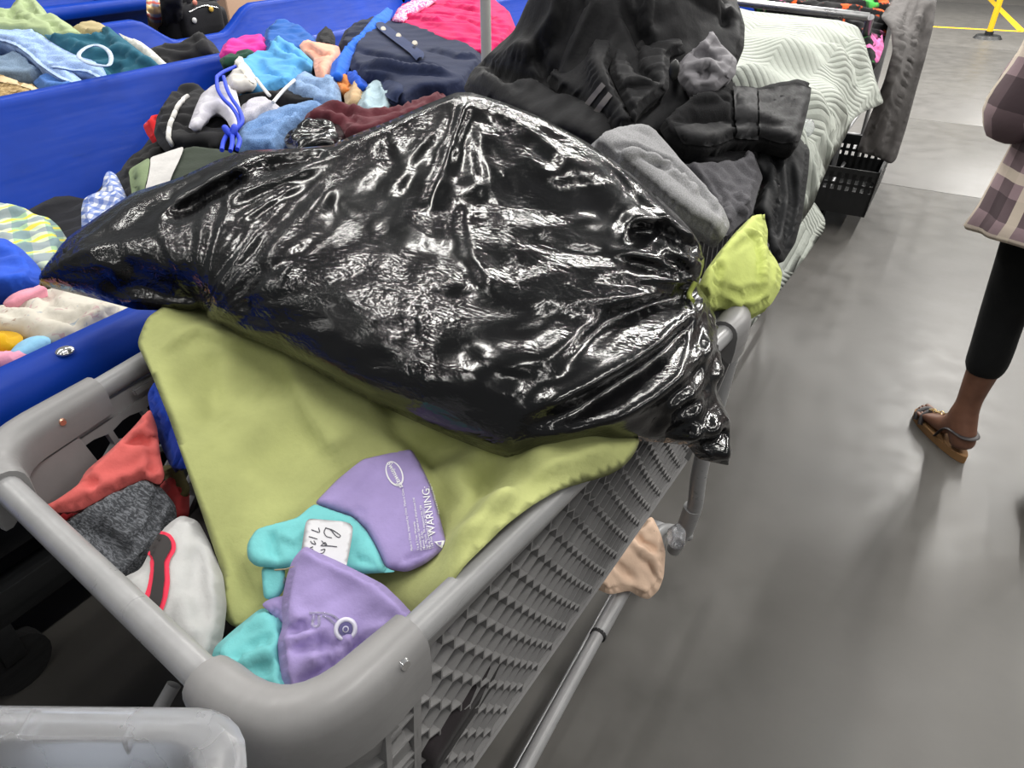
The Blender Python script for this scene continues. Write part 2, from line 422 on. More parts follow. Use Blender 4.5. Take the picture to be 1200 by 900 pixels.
def text_on(name, o, s, px, py, ang, size, mat, off=0.0016, parent=None, shear=0, thin=0.0):
    """lettering on o: baseline starts at px,py and runs at ang (degrees, photo plane, clockwise positive down)"""
    cu = bpy.data.curves.new('t', 'FONT'); cu.body = s; cu.size = 1; cu.resolution_u = 3; cu.shear = shear; cu.offset = thin
    to = bpy.data.objects.new('t', cu); COL.objects.link(to)
    dg = bpy.context.evaluated_depsgraph_get(); me = bpy.data.meshes.new_from_object(to.evaluated_get(dg))
    a = math.radians(ang); ca, sa = math.cos(a), math.sin(a)
    pv = [(px + size * (v.co.x * ca + v.co.y * sa), py + size * (v.co.x * sa - v.co.y * ca)) for v in me.vertices]
    pf = [tuple(p.vertices) for p in me.polygons]
    bpy.data.objects.remove(to); 
    r = project_mesh(name, o, pv, pf, mat, off, parent); bpy.data.meshes.remove(me); return r
def line_on(name, o, pts, r, mat, off=None, parent=None, n=8, flat_=1.0):
    P = []
    for p in catmull([(x, y, 0) for x, y in pts], n):
        h = onto(o, p.x, p.y, r * 0.6 if off is None else off)
        if h: P.append(h)
    return tube(name, P, r, mat, parent or o, 6, False, flat_)
# ================================================================== materials used by several things
M = {}
M['blue'] = plastic('bin_blue', rgb(2, 52, 152), 0.45, 0.10, 0.12, 0.16, 5)
M['grey'] = plastic('cart_grey_plastic', rgb(127, 126, 126), 0.42, 0.08, 0.05, 0.5, 14)
M['greytube'] = plastic('cart_grey_tube', rgb(138, 138, 139), 0.33, 0.10, 0.04, 0.6, 20)
M['steel'] = metal('steel', (0.62, 0.62, 0.63), 0.3)
M['dsteel'] = metal('dull_steel', (0.42, 0.42, 0.43), 0.42)
M['chrome'] = metal('chrome_rivet', (0.85, 0.85, 0.85), 0.18)
M['copper'] = metal('copper_rivet', (0.75, 0.4, 0.28), 0.3)
M['black'] = plastic('black_plastic', rgb(26, 27, 28), 0.45, 0.15)
M['rubber'] = plastic('black_rubber', rgb(18, 18, 19), 0.75, 0.1)
M['white'] = flat('white_print', (0.85, 0.85, 0.86), 0.7)
M['ink'] = flat('dark_ink', (0.02, 0.02, 0.022), 0.7)

# ================================================================== the floor: polished concrete slabs with saw-cut joints
fm, nt, bs = newmat('polished_concrete'); p = pos(nt)
f1 = noise(nt, p, 0.55, 4, 0.6); f2 = noise(nt, p, 7, 6, 0.65); f3 = noise(nt, p, 90, 3, 0.6)
c = mixc(nt, ramp(nt, f1, 0.3, 0.7), rgb(72, 70, 67), rgb(83, 81, 77))
c = mixc(nt, ramp(nt, f2, 0.35, 0.75, 0, 0.5), c, rgb(92, 89, 86))
c = mixc(nt, ramp(nt, f3, 0.66, 0.78, 0, 0.35), c, rgb(84, 81, 77))
f4 = noise(nt, p, 3.1, 2, 0.5); c = mixc(nt, ramp(nt, f4, 0.76, 0.8, 0, 0.5), c, rgb(80, 76, 72))
nt.links.new(c, bs.inputs['Base Color'])
nt.links.new(ramp(nt, f2, 0.3, 0.7, 0.38, 0.52), bs.inputs['Roughness'])
bs.inputs['Specular IOR Level'].default_value = 0.6
bump(nt, noise(nt, p, 2.2, 3), 0.15, 0.02, bs)
M['floor'] = fm
bm = bmesh.new(); add_box(bm, (-1, 11, -0.06), (26, 34, 0.08))
fl = props(bm_obj('floor', bm, flat('joint_filler', rgb(92, 89, 86)), None, False), 'polished grey concrete warehouse floor with saw-cut joints', None, None, 'structure')
sa, sb = U(1035, 215, 0), U(1200, 240, 0)
seam_y = (sa.y + sb.y) / 2
ys = [-6, -0.6, seam_y, seam_y + 1.9, seam_y + 6.0, seam_y + 11, 28]; xs = [-14, -8, -3.8, 3.6, 12]
for i in range(len(xs) - 1):
    for j in range(len(ys) - 1):
        x0, x1, y0, y1 = xs[i] + 0.003, xs[i + 1] - 0.003, ys[j] + 0.003, ys[j + 1] - 0.003
        box('slab', ((x0 + x1) / 2, (y0 + y1) / 2, -0.015), (x1 - x0, y1 - y0, 0.03), M['floor'], fl, 0, 0.0015)

# ================================================================== blue rolling bins
def wall_strip(bm, path, prof):
    """sweep a closed cross-section profile(list of (offset outward, height)) along a closed path of (x,y,nx,ny, ztop)"""
    rings = []
    for (x, y, nx, ny, zt) in path:
        rings.append([bm.verts.new((x + nx * o, y + ny * o, (zt + z) if z > -0.35 else zlow)) for (o, z, zlow) in prof])
    n = len(rings); m = len(prof)
    for i in range(n):
        a, b = rings[i], rings[(i + 1) % n]
        for k in range(m): bm.faces.new((a[k], a[(k + 1) % m], b[(k + 1) % m], b[k]))
def bin_(label, x0, x1, y0, y1, h, dip=None, rad=0.12, bolts=()):
    """x1 is the aisle side"""
    t = thing('rolling_bin', label, 'bin', ((x0 + x1) / 2, (y0 + y1) / 2, 0), 'blue bins of clothes')
    path = []
    def pushc(cx, cy, a0):
        for k in range(7):
            a = a0 + math.pi / 2 * k / 6; path.append((cx + rad * math.cos(a), cy + rad * math.sin(a), math.cos(a), math.sin(a), h))
    pushc(x1 - rad, y1 - rad, 0)
    pushc(x0 + rad, y1 - rad, math.pi / 2)
    k = 24
    ytop, ybot = y1 - rad, y0 + rad
    for i in range(1, k * 4):
        y = ytop + (ybot - ytop) * i / (k * 4); zt = h
        if dip:
            for (d0, d1, dz) in dip:
                s = min(max((y - d0) / 0.35, 0), 1) * min(max((d1 - y) / 0.35, 0), 1); s = s * s * (3 - 2 * s); zt -= dz * s
        path.append((x0, y, -1, 0, zt))
    pushc(x0 + rad, y0 + rad, math.pi)
    pushc(x1 - rad, y0 + rad, 1.5 * math.pi)
    lip = [(-0.03, -0.30, 0), (-0.03, -0.035, 0), (-0.022, -0.012, 0), (0.0, 0.0, 0), (0.045, -0.001, 0), (0.07, -0.014, 0), (0.082, -0.04, 0), (0.08, -0.085, 0), (0.07, -0.1, 0), (0.06, -0.092, 0), (0.05, -0.05, 0), (0.02, -0.03, 0), (0.0, -0.045, 0), (-0.005, -0.30, 0)]
    # shell: inner and outer faces run down to the base with a taper
    prof = [(-0.42, -9, 0.30), (-0.035, -0.06, 0), (-0.03, -0.03, 0), (-0.02, -0.01, 0), (0.0, 0.0, 0), (0.04, -0.001, 0), (0.066, -0.012, 0), (0.08, -0.035, 0), (0.084, -0.06, 0), (0.08, -0.09, 0), (0.07, -0.1, 0), (0.058, -0.092, 0), (0.05, -0.05, 0), (0.02, -0.03, 0), (0.0, -0.06, 0), (-0.39, -9, 0.30)]
    bm = bmesh.new(); wall_strip(bm, path, prof)
    sharp(bm_obj('shell', bm, M['blue'], t), 60)
    box('bottom_panel', ((x0 + x1) / 2, (y0 + y1) / 2, 0.31), (x1 - x0 - 0.8, y1 - y0 - 0.8, 0.03), M['blue'], t)
    for s in (x0 + 0.22, x1 - 0.22):
        box('base_frame', (s, (y0 + y1) / 2, 0.245), (0.06, y1 - y0 - 0.4, 0.09), M['black'], t)
    for sx in (x0 + 0.22, x1 - 0.22):
        for sy in (y0 + 1.22, (y0 + y1) / 2, y1 - 0.65):
            w = disc('caster', (sx, sy, 0.075), 0.075, 0.04, M['rubber'], t, (1, 0, 0))
            box('caster_fork', (sx, sy, 0.15), (0.06, 0.05, 0.11), M['black'], w); box('brake_pedal', (sx + 0.02, sy - 0.10, 0.13), (0.05, 0.09, 0.012), M['black'], w)
    for (bx_, by_) in bolts:
        ball('rivet', (bx_, by_, h - 0.001), (0.016, 0.016, 0.007), M['chrome'], t, 4)
    return t
AX1, AX0 = -1.30, -3.32
b1 = UX(62, 405, AX1 + 0.05)
binA = bin_('long blue plastic bin beside the grey cart, heaped with clothes', AX0, AX1, -0.9, 6.4, 0.87,
            bolts=[(AX1 + 0.045, U(62, 405, 0.87).y), (AX1 + 0.045, U(62, 405, 0.87).y - 1.2), (AX1 + 0.045, U(62, 405, 0.87).y + 1.6)])
binB = bin_('second blue bin behind, holding jeans and a sage green garment', -4.95, -3.45, -0.2, 6.4, 0.85, dip=[(3.42, 4.5, 0.17)])
binC = bin_('farthest blue bin at the top left of the picture', -7.9, -6.05, 0.2, 5.15, 0.86)

# heaps that fill the bins below the garments one can tell apart
def heap(name, label, mat, x0, x1, y0, y1, fn, parent=None, n=60, zb=0.33):
    X = np.linspace(x0, x1, n); Y = np.linspace(y0, y1, n * 2); XX, YY = np.meshgrid(X, Y)
    u = (XX - x0) / (x1 - x0); v = (YY - y0) / (y1 - y0)
    Z = fn(XX, YY) + 0.05 * (np.abs(rper(XX * 3.1 + fbm(XX * 2, YY * 2, 9, 2), YY * 3.1, 3, 0.6)) * 3 - 0.6) + 0.02 * (np.abs(rper(XX * 9 + fbm(XX * 4, YY * 4, 19, 2), YY * 6, 5, 1.0)) * 3 - 0.6)
    Z = np.minimum(Z, zb + 0.05 + 6 * np.minimum(np.minimum(u, 1 - u) * (x1 - x0), np.minimum(v, 1 - v) * (y1 - y0)))
    vs = np.stack([XX.ravel(), YY.ravel(), Z.ravel()], 1); nx, ny = n, n * 2
    lo = vs.copy(); lo[:, 2] = zb
    fs = [(j * nx + i, j * nx + i + 1, (j + 1) * nx + i + 1, (j + 1) * nx + i) for j in range(ny - 1) for i in range(nx - 1)]
    N = len(vs)
    fs += [tuple(N + k for k in reversed(f)) for f in fs]
    bl = [i for i in range(nx)] + [(j * nx + nx - 1) for j in range(1, ny)] + [(ny - 1) * nx + i for i in range(nx - 2, -1, -1)] + [j * nx for j in range(ny - 2, 0, -1)]
    for k in range(len(bl)): a, b = bl[k], bl[(k + 1) % len(bl)]; fs.append((b, a, N + a, N + b))
    o = mesh_obj(name, np.vstack([vs, lo]), fs, mat); props(o, label, 'clothes', None, 'stuff'); return o
def sstep(x, a, b):
    t = np.clip((x - a) / (b - a), 0, 1); return t * t * (3 - 2 * t)
heap('clothes_heap', 'dark jumbled clothes filling the long blue bin', cm(30, 31, 36), AX0 + 0.24, AX1 - 0.24, -0.7, 6.2,
     lambda X, Y: 0.50 + 0.33 * sstep(Y + 0.25 * (X + 2), 1.35, 2.2) * (1 - 0.75 * sstep(Y, 3.0, 3.8)) + 0.16 * sstep(X, -2.2, -1.5) * (1 - sstep(Y, 1.0, 1.8)))
heap('clothes_heap', 'dark jumbled clothes filling the second blue bin', cm(30, 44, 60), -4.7, -3.7, 0.0, 6.2, lambda X, Y: 0.70 - 0.28 * sstep(Y, 2.8, 3.4) + 0 * X)
# ================================================================== the grey shopping cart in the foreground
RH = 0.95
cart = thing('shopping_cart', 'grey plastic shopping cart in front, filled with clothes', 'cart', (-0.6, 0.68, 0))
cA, cB, cC, cD = Vector((-0.945, 0.277, RH)), Vector((-0.330, 0.192, RH)), Vector((-0.205, 1.16, RH)), Vector((-1.02, 1.16, RH))
def rnd_corner(p, a, b, r, n=8):
    u = (a - p).normalized(); v = (b - p).normalized()
    s, e = p + u * r, p + v * r; return [(s * (1 - t) ** 2 + p * 2 * t * (1 - t) + e * t * t) for t in [k / n for k in range(n + 1)]]
cornA, cornB, cornC, cornD = rnd_corner(cA, cD, cB, 0.075), rnd_corner(cB, cA, cC, 0.095), rnd_corner(cC, cB, cD, 0.06), rnd_corner(cD, cC, cA, 0.06)
def seg(a, b, n): return [a + (b - a) * k / n for k in range(1, n)]
rim = tube('rim_tube', cornA + seg(cornA[-1], cornB[0], 10) + cornB + seg(cornB[-1], cornC[0], 14) + cornC + seg(cornC[-1], cornD[0], 10) + cornD + seg(cornD[-1], cornA[0], 14), 0.0168, M['greytube'], cart, 16, True)
# moulded corner caps around the rim
def cap_(pts, r0, drop, name='corner_cap'):
    """cover over a rim corner: rounded over the tube, apron hanging down outside and inside"""
    bm = bmesh.new(); rings = []
    P = [Vector(p) for p in pts]
    for i, q in enumerate(P):
        t = (P[min(i + 1, len(P) - 1)] - P[max(i - 1, 0)]).normalized(); nrm = Vector((t.y, -t.x, 0))
        g = min(1, min(i, len(P) - 1 - i) / 2 + 0.0); rr = r0 * (0.90 + 0.1 * g)
        pr = [(nrm * rr * 0.96 + Vector((0, 0, -drop))), (nrm * rr * 1.08 + Vector((0, 0, -drop * 0.5)))]
        pr += [nrm * rr * 1.08 * math.cos(a) + Vector((0, 0, rr * 1.05 * math.sin(a))) for a in [math.pi * k / 8 for k in range(9)]]
        pr += [(-nrm * rr * 1.05 + Vector((0, 0, -drop * 0.55))), (-nrm * rr * 0.75 + Vector((0, 0, -drop * 0.55)))]
        pr += [(nrm * rr * 0.6 + Vector((0, 0, -drop)))]
        rings.append([bm.verts.new(q + v) for v in pr])
    for a, b in zip(rings, rings[1:]):
        for k in range(len(a)): bm.faces.new((a[k], a[(k + 1) % len(a)], b[(k + 1) % len(b)], b[k]))
    bm.faces.new(rings[0]); bm.faces.new(rings[-1])
    return sharp(bm_obj(name, bm, M['grey'], cart), 50)
def ext(c, a, b, la, lb):
    u = (a - c[0]).normalized(); v = (b - c[-1]).normalized()
    return [c[0] + u * la, c[0] + u * la * 0.5] + list(c) + [c[-1] + v * lb * 0.5, c[-1] + v * lb]
capB = cap_(ext(cornB, cA, cC, 0.02, 0.055), 0.026, 0.062)
capA = cap_(ext(cornA, cD, cB, 0.10, 0.008), 0.025, 0.055)
capC = cap_(ext(cornC, cB, cD, 0.03, 0.03), 0.025, 0.05); capD = cap_(ext(cornD, cC, cA, 0.03, 0.03), 0.025, 0.05)
# basket side lattices ------------------------------------------------
def lattice(name, p00, p10, p01, p11, H, V, wt, depth, mat, inward, top_band=0.0, L=0.6):
    """honeycomb grille between four corners: p00-p10 lower edge, p01-p11 upper edge"""
    Lw = ((p10 - p00).length + (p11 - p01).length) / 2; Hh = ((p01 - p00).length + (p11 - p10).length) / 2
    nx = int(round(Lw / H)); ny = int(round(Hh * (1 - top_band) / V))
    def pt(u, v): v = v * (1 - top_band); return (p00 * (1 - u) + p10 * u) * (1 - v) + (p01 * (1 - u) + p11 * u) * v
    nrm = (p10 - p00).cross(p01 - p00).normalized()
    if nrm.dot(inward) < 0: nrm = -nrm
    bm = bmesh.new()
    def bar(a, b, w=wt):
        d = b - a
        if d.length < 1e-5: return
        s = d.normalized().cross(nrm) * w / 2
        vs = [bm.verts.new(q + sgn * s + nrm * k) for k in (0, depth) for q in (a, b) for sgn in (1, -1)]
        o0, o1, o2, o3, i0, i1, i2, i3 = vs
        for f in ((o0, o1, o3, o2), (o0, o2, i2, i0), (o1, i1, i3, o3), (i0, i2, i3, i1)): bm.faces.new(f)
    sl = (1 - L) / 2
    for j in range(ny + 1):
        off = j % 2
        for i in range(nx):
            # zigzag row j
            za = j + (sl if (i + off) % 2 == 0 else -sl); zb = j + (sl if (i + 1 + off) % 2 == 0 else -sl)
            za = min(max(za, 0), ny); zb = min(max(zb, 0), ny)
            bar(pt(i / nx, za / ny), pt((i + 1) / nx, zb / ny))
        if j < ny:
            for i in range(nx + 1):
                if (i + off) % 2 == 0: bar(pt(i / nx, (j + sl) / ny), pt(i / nx, (j + 1 - sl) / ny))
    for a, b in (((0, 0), (1, 0)), ((0, 1), (1, 1)), ((0, 0), (0, 1)), ((1, 0), (1, 1))): bar(pt(*a), pt(*b), 0.012)
    if top_band:
        a, b, c, d = pt(0, 1), pt(1, 1), p11, p01
        for f in (((a, b, c, d)),):
            vo = [bm.verts.new(q) for q in f]; vi = [bm.verts.new(q + nrm * depth * 0.6) for q in f]
            bm.faces.new(vo); bm.faces.new(list(reversed(vi)))
            for k in range(4): bm.faces.new((vo[k], vi[k], vi[(k + 1) % 4], vo[(k + 1) % 4]))
    o = bm_obj(name, bm, mat, cart, False); return o
BH0, BH1 = 0.47, 0.632
bA, bB, bC, bD = Vector((-0.87, 0.37, BH0)), Vector((-0.352, 0.30, BH0)), Vector((-0.252, 1.13, BH1)), Vector((-0.93, 1.13, BH1))
dz = Vector((0, 0, -0.02))
def along(a, b, t): return a + (b - a) * t
inR, inL, inF = Vector((-1, 0, 0)), Vector((1, 0, 0)), Vector((0, 1, 0))
lattice('side_lattice', along(bB, bC, 0.055), bC, along(cB, cC, 0.16) + dz, cC + dz + Vector((-0.01, 0, 0)), 0.0205, 0.027, 0.0026, 0.019, M['grey'], inR, 0.05, 0.62)
# narrow corner strip of open slots next to the lattice
def slot_strip(p00, p10, p01, p11, n, w, depth, inward, name):
    bm = bmesh.new(); nrm = (p10 - p00).cross(p01 - p00).normalized()
    if nrm.dot(inward) < 0: nrm = -nrm
    def quad(a, b, s):
        vs = [bm.verts.new(q + sg * s + nrm * k) for k in (0, depth) for q in (a, b) for sg in (1, -1)]
        o0, o1, o2, o3, i0, i1, i2, i3 = vs
        for f in ((o0, o1, o3, o2), (o0, o2, i2, i0), (o1, i1, i3, o3), (i0, i2, i3, i1), (o0, i0, i1, o1), (o2, o3, i3, i2)): bm.faces.new(f)
    for t in (0, 1): 
        a, b = p00 + (p10 - p00) * t, p01 + (p11 - p01) * t; d = (b - a).normalized().cross(nrm); quad(a, b, d * 0.004)
    for k in range(n + 1):
        v = k / n; a, b = p00 + (p01 - p00) * v, p10 + (p11 - p10) * v; quad(a, b, (b - a).normalized().cross(nrm) * w / 2)
    return bm_obj(name, bm, M['grey'], cart, False)
s0, s1 = along(bB, bC, 0.055), along(cB, cC, 0.16) + dz
slot_strip(along(bB, bC, 0.0), s0, along(cB, cC, 0.115) + dz, s1, 11, 0.004, 0.016, inR, 'corner_slots')
# corner: broad horizontal ribs wrapping round below the cap
cornb = rnd_corner(bB, bA, bC, 0.10)
for k in range(7):
    t = k / 7; tt = (k + 0.72) / 7
    bm = bmesh.new(); rings = []
    for q0, q1 in zip(cornb, cornB):
        o_ = (q0 + (q1 - q0)).copy(); 
        def at_(v, e):
            q = q0 + (q1 - q0) * v; c_ = Vector((-0.5, 0.45, q.z)); return q + (c_ - q).normalized() * e
        rings.append([bm.verts.new(at_(t * 0.9, 0.004)), bm.verts.new(at_(tt * 0.9, -0.002)), bm.verts.new(at_(tt * 0.9, 0.02)), bm.verts.new(at_(t * 0.9, 0.02))])
    for a, b in zip(rings, rings[1:]):
        for i in range(4): bm.faces.new((a[i], a[(i + 1) % 4], b[(i + 1) % 4], b[i]))
    bm.faces.new(rings[0]); bm.faces.new(rings[-1])
    sharp(bm_obj('corner_rib', bm, M['grey'], cart), 40)
lattice('front_lattice', along(bA, bB, 0.08), along(bA, bB, 0.80), along(cA, cB, 0.10) + dz, along(cA, cB, 0.80) + dz, 0.0205, 0.027, 0.0026, 0.019, M['grey'], inF, 0.08, 0.62)
lattice('side_lattice', along(bA, bD, 0.04), bD, along(cA, cD, 0.07) + dz, cD + dz, 0.030, 0.036, 0.0085, 0.012, M['grey'], inL, 0.07, 0.62)
lattice('back_lattice', bD, bC, cD + dz, cC + dz, 0.03, 0.036, 0.006, 0.012, M['grey'], Vector((0, -1, 0)), 0.1, 0.6)
# recessed pocket and rail moulded on the inner left wall
def onwall(t, v, e=0.0): 
    a = along(bA, bD, t); b = along(cA, cD, t); q = a + (b - a) * v; return q + Vector((1, 0.05, 0)).normalized() * e
for nm, (t0, t1, v0, v1, e0, e1) in {'wall_plate': (0.0, 0.125, 0.30, 0.93, 0.004, 0.016), 'pocket_rail': (0.03, 0.135, 0.36, 0.50, 0.016, 0.03), 'slot_cover': (0.24, 0.30, 0.93, 0.96, 0.010, 0.017)}.items():
    vs = [onwall(t, v, e) for e in (e0, e1) for (t, v) in ((t0, v0), (t1, v0), (t1, v1), (t0, v1))]
    bm = bmesh.new(); bv = [bm.verts.new(v) for v in vs]
    for f in ((0, 1, 2, 3), (7, 6, 5, 4), (0, 4, 5, 1), (1, 5, 6, 2), (2, 6, 7, 3), (3, 7, 4, 0)): bm.faces.new([bv[i] for i in f])
    bmesh.ops.bevel(bm, geom=list(bm.edges), offset=0.003, segments=2, affect='EDGES')
    sharp(bm_obj(nm, bm, M['grey'], cart), 35)
tube('pocket_edge', catmull([onwall(0.02, 0.52, 0.018), onwall(0.05, 0.60, 0.018), onwall(0.09, 0.65, 0.018), onwall(0.13, 0.67, 0.016)], 6), 0.005, M['grey'], cart, 8)
q = onto(capA, 73, 495, 0.001)
disc('rivet', q if q else onwall(0.12, 0.86, 0.022), 0.0055, 0.004, M['copper'], cart, (1, -0.1, 0.1), 16, 0.004)
q = onto(capB, 474, 779, 0.001)
if q: disc('rivet', q, 0.0062, 0.004, M['chrome'], cart, (1, -0.3, 0.1), 16, 0.005)
# floor of the basket
bm = bmesh.new()
for k in range(15):
    a, b = along(bA, bB, k / 14), along(bD, bC, k / 14); add_tube(bm, [a, b], 0.005, 6)
for k in range(12): add_tube(bm, [along(bA, bD, k / 11), along(bB, bC, k / 11)], 0.004, 6)
sharp(bm_obj('basket_floor_grid', bm, M['grey'], cart), 60)
# chassis
for s, X in (('r', -0.318), ('l', -0.90)):
    d = 1 if s == 'r' else -1
    tube('chassis_tube', catmull([(X - d * 0.03, 0.06, 0.24), (X - d * 0.0, 0.3, 0.275), (X, 0.8, 0.297), (X, 1.10, 0.30), (X + d * 0.005, 1.26, 0.285), (X + d * 0.05, 1.36, 0.2)], 8), 0.0135, M['greytube'], cart, 14)
    tube('chassis_sleeve', [(X, 0.905, 0.2975), (X, 1.10, 0.30)], 0.0165, M['greytube'], cart, 14)
    disc('sleeve_end', (X, 0.903, 0.2975), 0.0168, 0.008, M['rubber'], cart, (0, 1, 0.01), 14)
    tube('upright_tube', catmull([(X + d * 0.055, 1.20, 0.30), (X + d * 0.085, 1.185, 0.45), (X + d * 0.085, 1.175, 0.60), (X + d * 0.10, 1.20, 0.93)], 8), 0.0165, M['greytube'], cart, 14)
    disc('upright_collar', (X + d * 0.078, 1.188, 0.42), 0.0195, 0.08, M['greytube'], cart, (0.12 * d, -0.1, 1), 16)
    tube('front_strut', catmull([(X - d * 0.03, 0.1, 0.24), (X - d * 0.05, 0.26, 0.4), (X - d * 0.06, 0.34, BH0)], 8), 0.012, M['greytube'], cart, 12)
for y, z in ((0.12, 0.245), (1.12, 0.30)):
    tube('cross_tube', [(-0.90, y, z), (-0.318, y, z)], 0.0125, M['greytube'], cart, 12)
tube('handle_bar', [(-0.98, 1.22, 0.95), (-0.25, 1.22, 0.95)], 0.016, M['greytube'], cart, 14)
for X in (-0.98, -0.25): tube('handle_arm', [(X, 1.165, 0.93), (X, 1.22, 0.95)], 0.013, M['greytube'], cart, 12)
for X in (-0.35, -0.87):
    for y in (0.12, 1.36):
        w = disc('caster', (X, y, 0.06), 0.06, 0.03, M['rubber'], cart, (1, 0, 0), 24)
        box('caster_fork', (X, y, 0.13), (0.045, 0.05, 0.12), M['dsteel'], w)
        disc('caster_hub', (X, y, 0.06), 0.022, 0.036, M['dsteel'], w, (1, 0, 0), 16)
# lower wire tray seen through the gap
bm = bmesh.new()
for k in range(9): add_tube(bm, [(-0.88 + k * 0.068, 0.14, 0.26), (-0.88 + k * 0.068, 1.12, 0.30)], 0.004, 6)
sharp(bm_obj('lower_tray_grid', bm, M['dsteel'], cart), 60)
# clothes low in the cart
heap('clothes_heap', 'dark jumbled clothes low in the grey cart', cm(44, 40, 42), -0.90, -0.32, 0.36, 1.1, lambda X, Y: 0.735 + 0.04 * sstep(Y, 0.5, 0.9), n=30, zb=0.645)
# ================================================================== what lies in the grey cart
GREEN = cm(176, 181, 119, 'cotton', 0.85)
sheet = garment('bed_sheet', 'plain light green sheet spread over the grey cart under the black bag', 'sheet', GREEN,
    [(160, 402, 1.0), (172, 372, 1.02), (205, 350, 1.0), (300, 370, 0.97), (430, 420, 0.96), (560, 470, 0.96), (690, 495, 0.975), (752, 512, 0.975),
     (745, 530, 0.972), (735, 544, 0.962), (715, 557, 0.962), (690, 564, 0.966), (655, 574, 0.976), (624, 592, 0.984), (592, 616, 0.986), (568, 640, 0.982), (543, 664, 0.976), (529, 684, 0.966),
     (520, 702, 0.94), (508, 722, 0.90), (460, 740, 0.86), (400, 745, 0.84), (330, 735, 0.84), (278, 738, 0.84), (262, 728, 0.845), (259, 700, 0.855), (264, 682, 0.865), (252, 648, 0.88), (236, 600, 0.90), (218, 548, 0.93), (198, 490, 0.96), (178, 440, 0.985)],
    ctrl=[(330, 520, 0.925), (420, 560, 0.905), (470, 620, 0.89), (400, 640, 0.885), (330, 640, 0.885), (300, 440, 0.955), (240, 440, 0.97), (560, 560, 0.93), (600, 560, 0.965), (640, 545, 0.985), (690, 530, 0.985), (590, 590, 0.985), (555, 625, 0.978), (520, 520, 0.925), (500, 600, 0.90)],
    bulge=0.004, edge=0.03, thick=0.003, strain=0, res=0.009, wr=0.0035, ws=5, ang=0.7, ratio=3, seed=3, face=0.6,
    folds=[(p_, w_ * 0.8, a_ * 1.7) for p_, w_, a_ in [([(745, 520), (650, 548), (590, 580), (545, 625), (518, 670)], 0.022, 0.02), ([(600, 545), (560, 580), (528, 622), (508, 668)], 0.02, -0.022), ([(540, 590), (515, 560), (500, 530)], 0.016, -0.012), ([(528, 604), (560, 570)], 0.012, 0.006),
           ([(215, 560), (260, 500), (330, 430)], 0.003, 0.004), ([(335, 425), (370, 500), (400, 540)], 0.03, 0.012), ([(450, 470), (470, 510), (520, 540)], 0.02, -0.014), ([(480, 500), (540, 520), (600, 530)], 0.015, 0.012), ([(262, 640), (290, 690), (295, 720)], 0.008, -0.008), ([(275, 640), (310, 700)], 0.012, 0.008), ([(180, 420), (240, 400), (300, 420)], 0.02, 0.008), ([(250, 420), (245, 500)], 0.025, -0.008)]])
CORAL = cm(212, 102, 98, 'cotton')
garment('folded_cloth', 'coral red cloth draped in the left corner of the grey cart', 'cloth', CORAL,
    [(36, 596, 0.90), (60, 590, 0.90), (92, 568, 0.90), (100, 552, 0.905), (130, 527, 0.915), (155, 502, 0.93), (176, 478, 0.94), (184, 500, 0.925), (188, 535, 0.905), (194, 560, 0.89), (186, 570, 0.885), (172, 560, 0.89), (165, 562, 0.888), (130, 578, 0.885), (95, 598, 0.88), (68, 601, 0.89), (45, 600, 0.89)],
    bulge=0.014, edge=0.03, under=0.03, res=0.008, wr=0.003, ws=8, ang=0.6, seed=5,
    folds=[([(155, 522), (170, 520), (182, 527)], 0.006, -0.014), ([(150, 510), (165, 495)], 0.02, 0.012), ([(95, 565), (112, 570)], 0.008, -0.010), ([(178, 530), (184, 560)], 0.006, -0.012)])
garment('red_cloth', 'small dark red cloth showing beside the heather grey garment', 'cloth', cm(168, 58, 58),
    [(186, 568, 0.83), (205, 555, 0.84), (222, 575, 0.83), (222, 605, 0.82), (205, 612, 0.82), (190, 590, 0.82)], bulge=0.015, edge=0.02, under=0.04, res=0.008, wr=0.003, seed=6)
garment('red_cloth', 'dark red cloth under the coral cloth by the cart rim', 'cloth', cm(160, 40, 44),
    [(38, 600, 0.865), (75, 598, 0.86), (100, 596, 0.85), (90, 620, 0.84), (70, 640, 0.83), (50, 620, 0.85)], bulge=0.012, edge=0.02, under=0.04, res=0.008, wr=0.003, seed=7)
garment('heather_garment', 'dark heather grey knit garment crumpled in the grey cart', 'garment', cm(66, 68, 72, 'heather'),
    [(62, 622, 0.86), (95, 598, 0.875), (140, 575, 0.885), (172, 560, 0.885), (190, 572, 0.875), (206, 592, 0.865), (208, 610, 0.855), (190, 632, 0.845), (170, 665, 0.835), (135, 692, 0.825), (110, 680, 0.83), (85, 650, 0.845)],
    bulge=0.022, edge=0.03, under=0.05, res=0.008, wr=0.006, ws=14, ang=0.7, seed=8, folds=[([(105, 620), (135, 640), (150, 660)], 0.012, -0.014), ([(188, 575), (185, 605), (175, 640)], 0.007, -0.012)])
garment('royal_blue_cloth', 'royal blue cloth tucked between cart wall and green sheet', 'cloth', cm(26, 66, 180, 'nylon'),
    [(172, 462, 0.945), (182, 445, 0.96), (196, 470, 0.95), (212, 520, 0.925), (222, 550, 0.90), (200, 548, 0.88), (188, 520, 0.89), (178, 490, 0.92)], bulge=0.012, edge=0.02, under=0.03, res=0.008, wr=0.003, seed=9)
garment('olive_cloth', 'small olive brown scrap below the coral cloth', 'cloth', cm(98, 92, 60), [(188, 545, 0.84), (212, 545, 0.85), (224, 575, 0.84), (214, 585, 0.83), (195, 570, 0.83)], bulge=0.01, edge=0.02, under=0.03, res=0.008, wr=0.003, seed=10)
